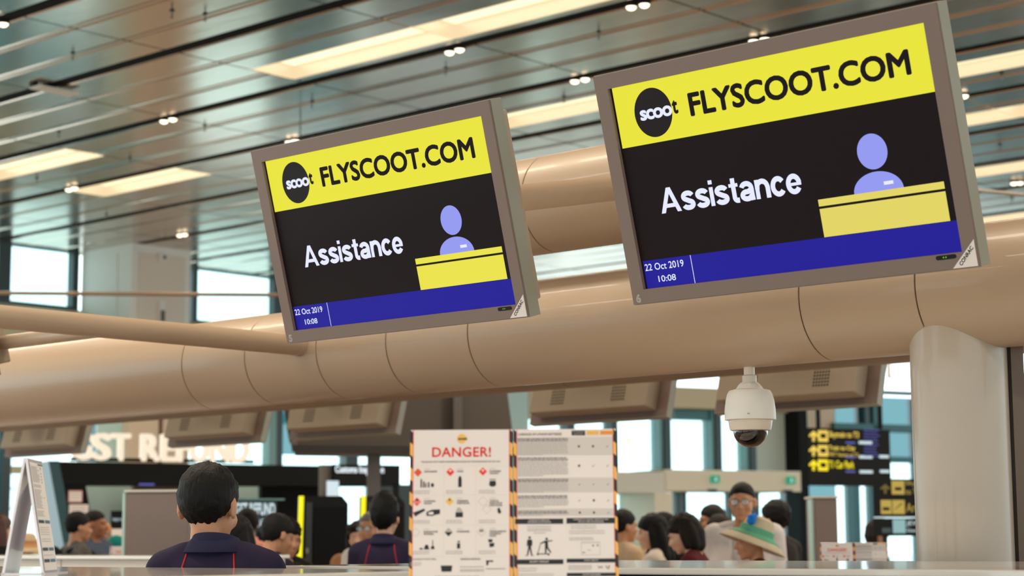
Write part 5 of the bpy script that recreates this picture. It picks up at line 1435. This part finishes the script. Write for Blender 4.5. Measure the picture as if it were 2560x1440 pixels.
person('older woman with short curly brown hair beside the black machine', 898, 1305, 13.8, 168, 'f', SK_LIGHT, 'curly', hairm=M_HAIRD, shirt=OFFW, open_jacket=TANF, arms='hold', voxel=.008)
person('grey-haired man mostly hidden behind the tall-haired staff member', 928, 1279, 13.0, 150, 'm', SK_TAN, 'crop', hairm=M_HAIRG, shirt=LGREY, glasses=True)
# left group
T3, up3, hd3, k3 = person('man in slate blue T-shirt with folded arms looking right', 237, 1276, 16.4, -128, 'm', SK_BROWN, 'crop', hairm=M_HAIRD, shirt=GREYB, arms='cross', voxel=.008, turn=22)
T2, up2, hd2, k2 = person('man in grey checked shirt wearing a black backpack', 194, 1281, 15.2, -70, 'm', SK_TAN, 'short', shirt=PLAID, arms='hold')
q = MB(); q.ell(up2((0, -.2, 1.22)), (.15*k2, .11*k2, .24*k2)); q.ell(up2((0, -.27, 1.12)), (.12*k2, .07*k2, .14*k2)); hm = remesh(q, .012, 3, .8); hm.materials.append(BLACKF)
bp = thing('backpack', 'black backpack with green trim worn by the man in checks', 'backpack', T2.location, T2.rotation_euler); pk = link('pack', hm, bp)
for sx in (-1, 1):
    q = MB(); q.tube([up2((sx*.1, -.12, 1.4)), up2((sx*.12, -.01, 1.47)), up2((sx*.12, .11, 1.38)), up2((sx*.13, .12, 1.2)), up2((sx*.14, -.08, 1.06))], .016*k2, 8); q.build('strap', BLACKF, bp, smooth=True)
q = MB(); q.tube([up2((.13*cos(a), -.24, 1.22+.2*sin(a))) for a in np.linspace(.2, pi-.2, 14)], .008*k2, 6); q.build('green_trim', fab('trim_green', (70, 90, 40)), bp)
person('traveller in tan cap and dark glasses behind the man with folded arms', 258, 1303, 18.2, 175, 'm', SK_BROWN, 'cap', shirt=OFFW, extra={'M': TANF}, glasses=True, hat_h=.02)
person('traveller in a teal jacket with the hood up', 289, 1337, 16.9, 20, 'f', SK_TAN, 'hood', shirt=TEALF, sleeve='long', hat_h=.02)
person('short traveller in a beige sun hat behind the folded notice', 68, 1330, 16.8, 165, 'f', SK_LIGHT, 'sunhat', shirt=BEIGE_F, extra={'M': fab('straw', (214, 186, 150)), 'band': TANF, 'fx': .05, 'fy': .07, 'flower': TANF}, hat_h=.05, arms='hold')
person('brown-haired traveller cut off at the end of the counter', -2, 1288, 14.2, -60, 'f', SK_LIGHT, 'long', hairm=mat('hair_auburn', (70, 32, 22), .45), shirt=BLACKF)
# right group
person('woman with long black hair in an off-white top, in profile', 1637, 1288, 12.9, 82, 'f', SK_LIGHT, 'long', shirt=OFFW, nod=-8, arms='hold', voxel=.008)
person('man in a black cap and black shirt behind the long-haired woman', 1657, 1277, 14.6, 120, 'm', SK_TAN, 'cap', shirt=BLACKF, extra={'M': BLACKF}, hat_h=.02)
person('traveller in beige half hidden behind the danger notice', 1556, 1275, 13.4, -60, 'm', SK_TAN, 'short', shirt=BEIGE_F)
person('person with dark brown bob in a maroon top, bending forward', 1748, 1284, 11.6, 78, 'f', SK_LIGHT, 'bob', hairm=M_HAIRD, shirt=MAROON, sleeve='long', nod=-16, lean=6, arms='desk')
person('man with black hair and glasses looking left behind the maroon top', 1781, 1263, 14.8, 108, 'm', SK_TAN, 'short', shirt=OFFW, glasses=True)
person('woman with long dark hair and glasses in a white blouse', 1797, 1289, 14.3, 128, 'f', SK_LIGHT, 'long', hairm=M_HAIRD, shirt=fab('white_blouse', (232, 226, 220)), glasses=True, voxel=.008)
person('tall man in glasses and a light hooded jacket facing the counters', 1855, 1206, 12.2, 172, 'm', SK_TAN, 'crop', shirt=LGREY, open_jacket=fab('jacket_white', (218, 210, 206)), glasses=True, voxel=.0075, arms='bag')
person('woman in a wide sun hat with blue flower and green band', 1886, 1288, 11.0, 100, 'f', SK_TAN, 'sunhat', shirt=RUST, sleeve='long', extra={'M': fab('hat_straw', (206, 192, 164)), 'band': fab('hat_green', (104, 176, 140)), 'fx': -.075, 'fy': .055, 'flower': fab('flower_blue', (24, 120, 214)), 'tilt': 27}, hat_h=.04, nod=-6, arms='hold', voxel=.008)
person('man with black hair in a dark olive jacket, turned away', 1938, 1257, 13.3, 52, 'm', SK_TAN, 'volume', shirt=OLIVE, sleeve='long', arms='hold')
person('woman with dark hair behind the small danger notice, looking right', 2190, 1304, 18.6, -100, 'f', SK_LIGHT, 'bob', hairm=M_HAIRD, shirt=BLACKF)
person('woman with long dark hair partly hidden beyond the round column', 2566, 1270, 12.0, 110, 'f', SK_LIGHT, 'long', hairm=M_HAIRD, shirt=LGREY)
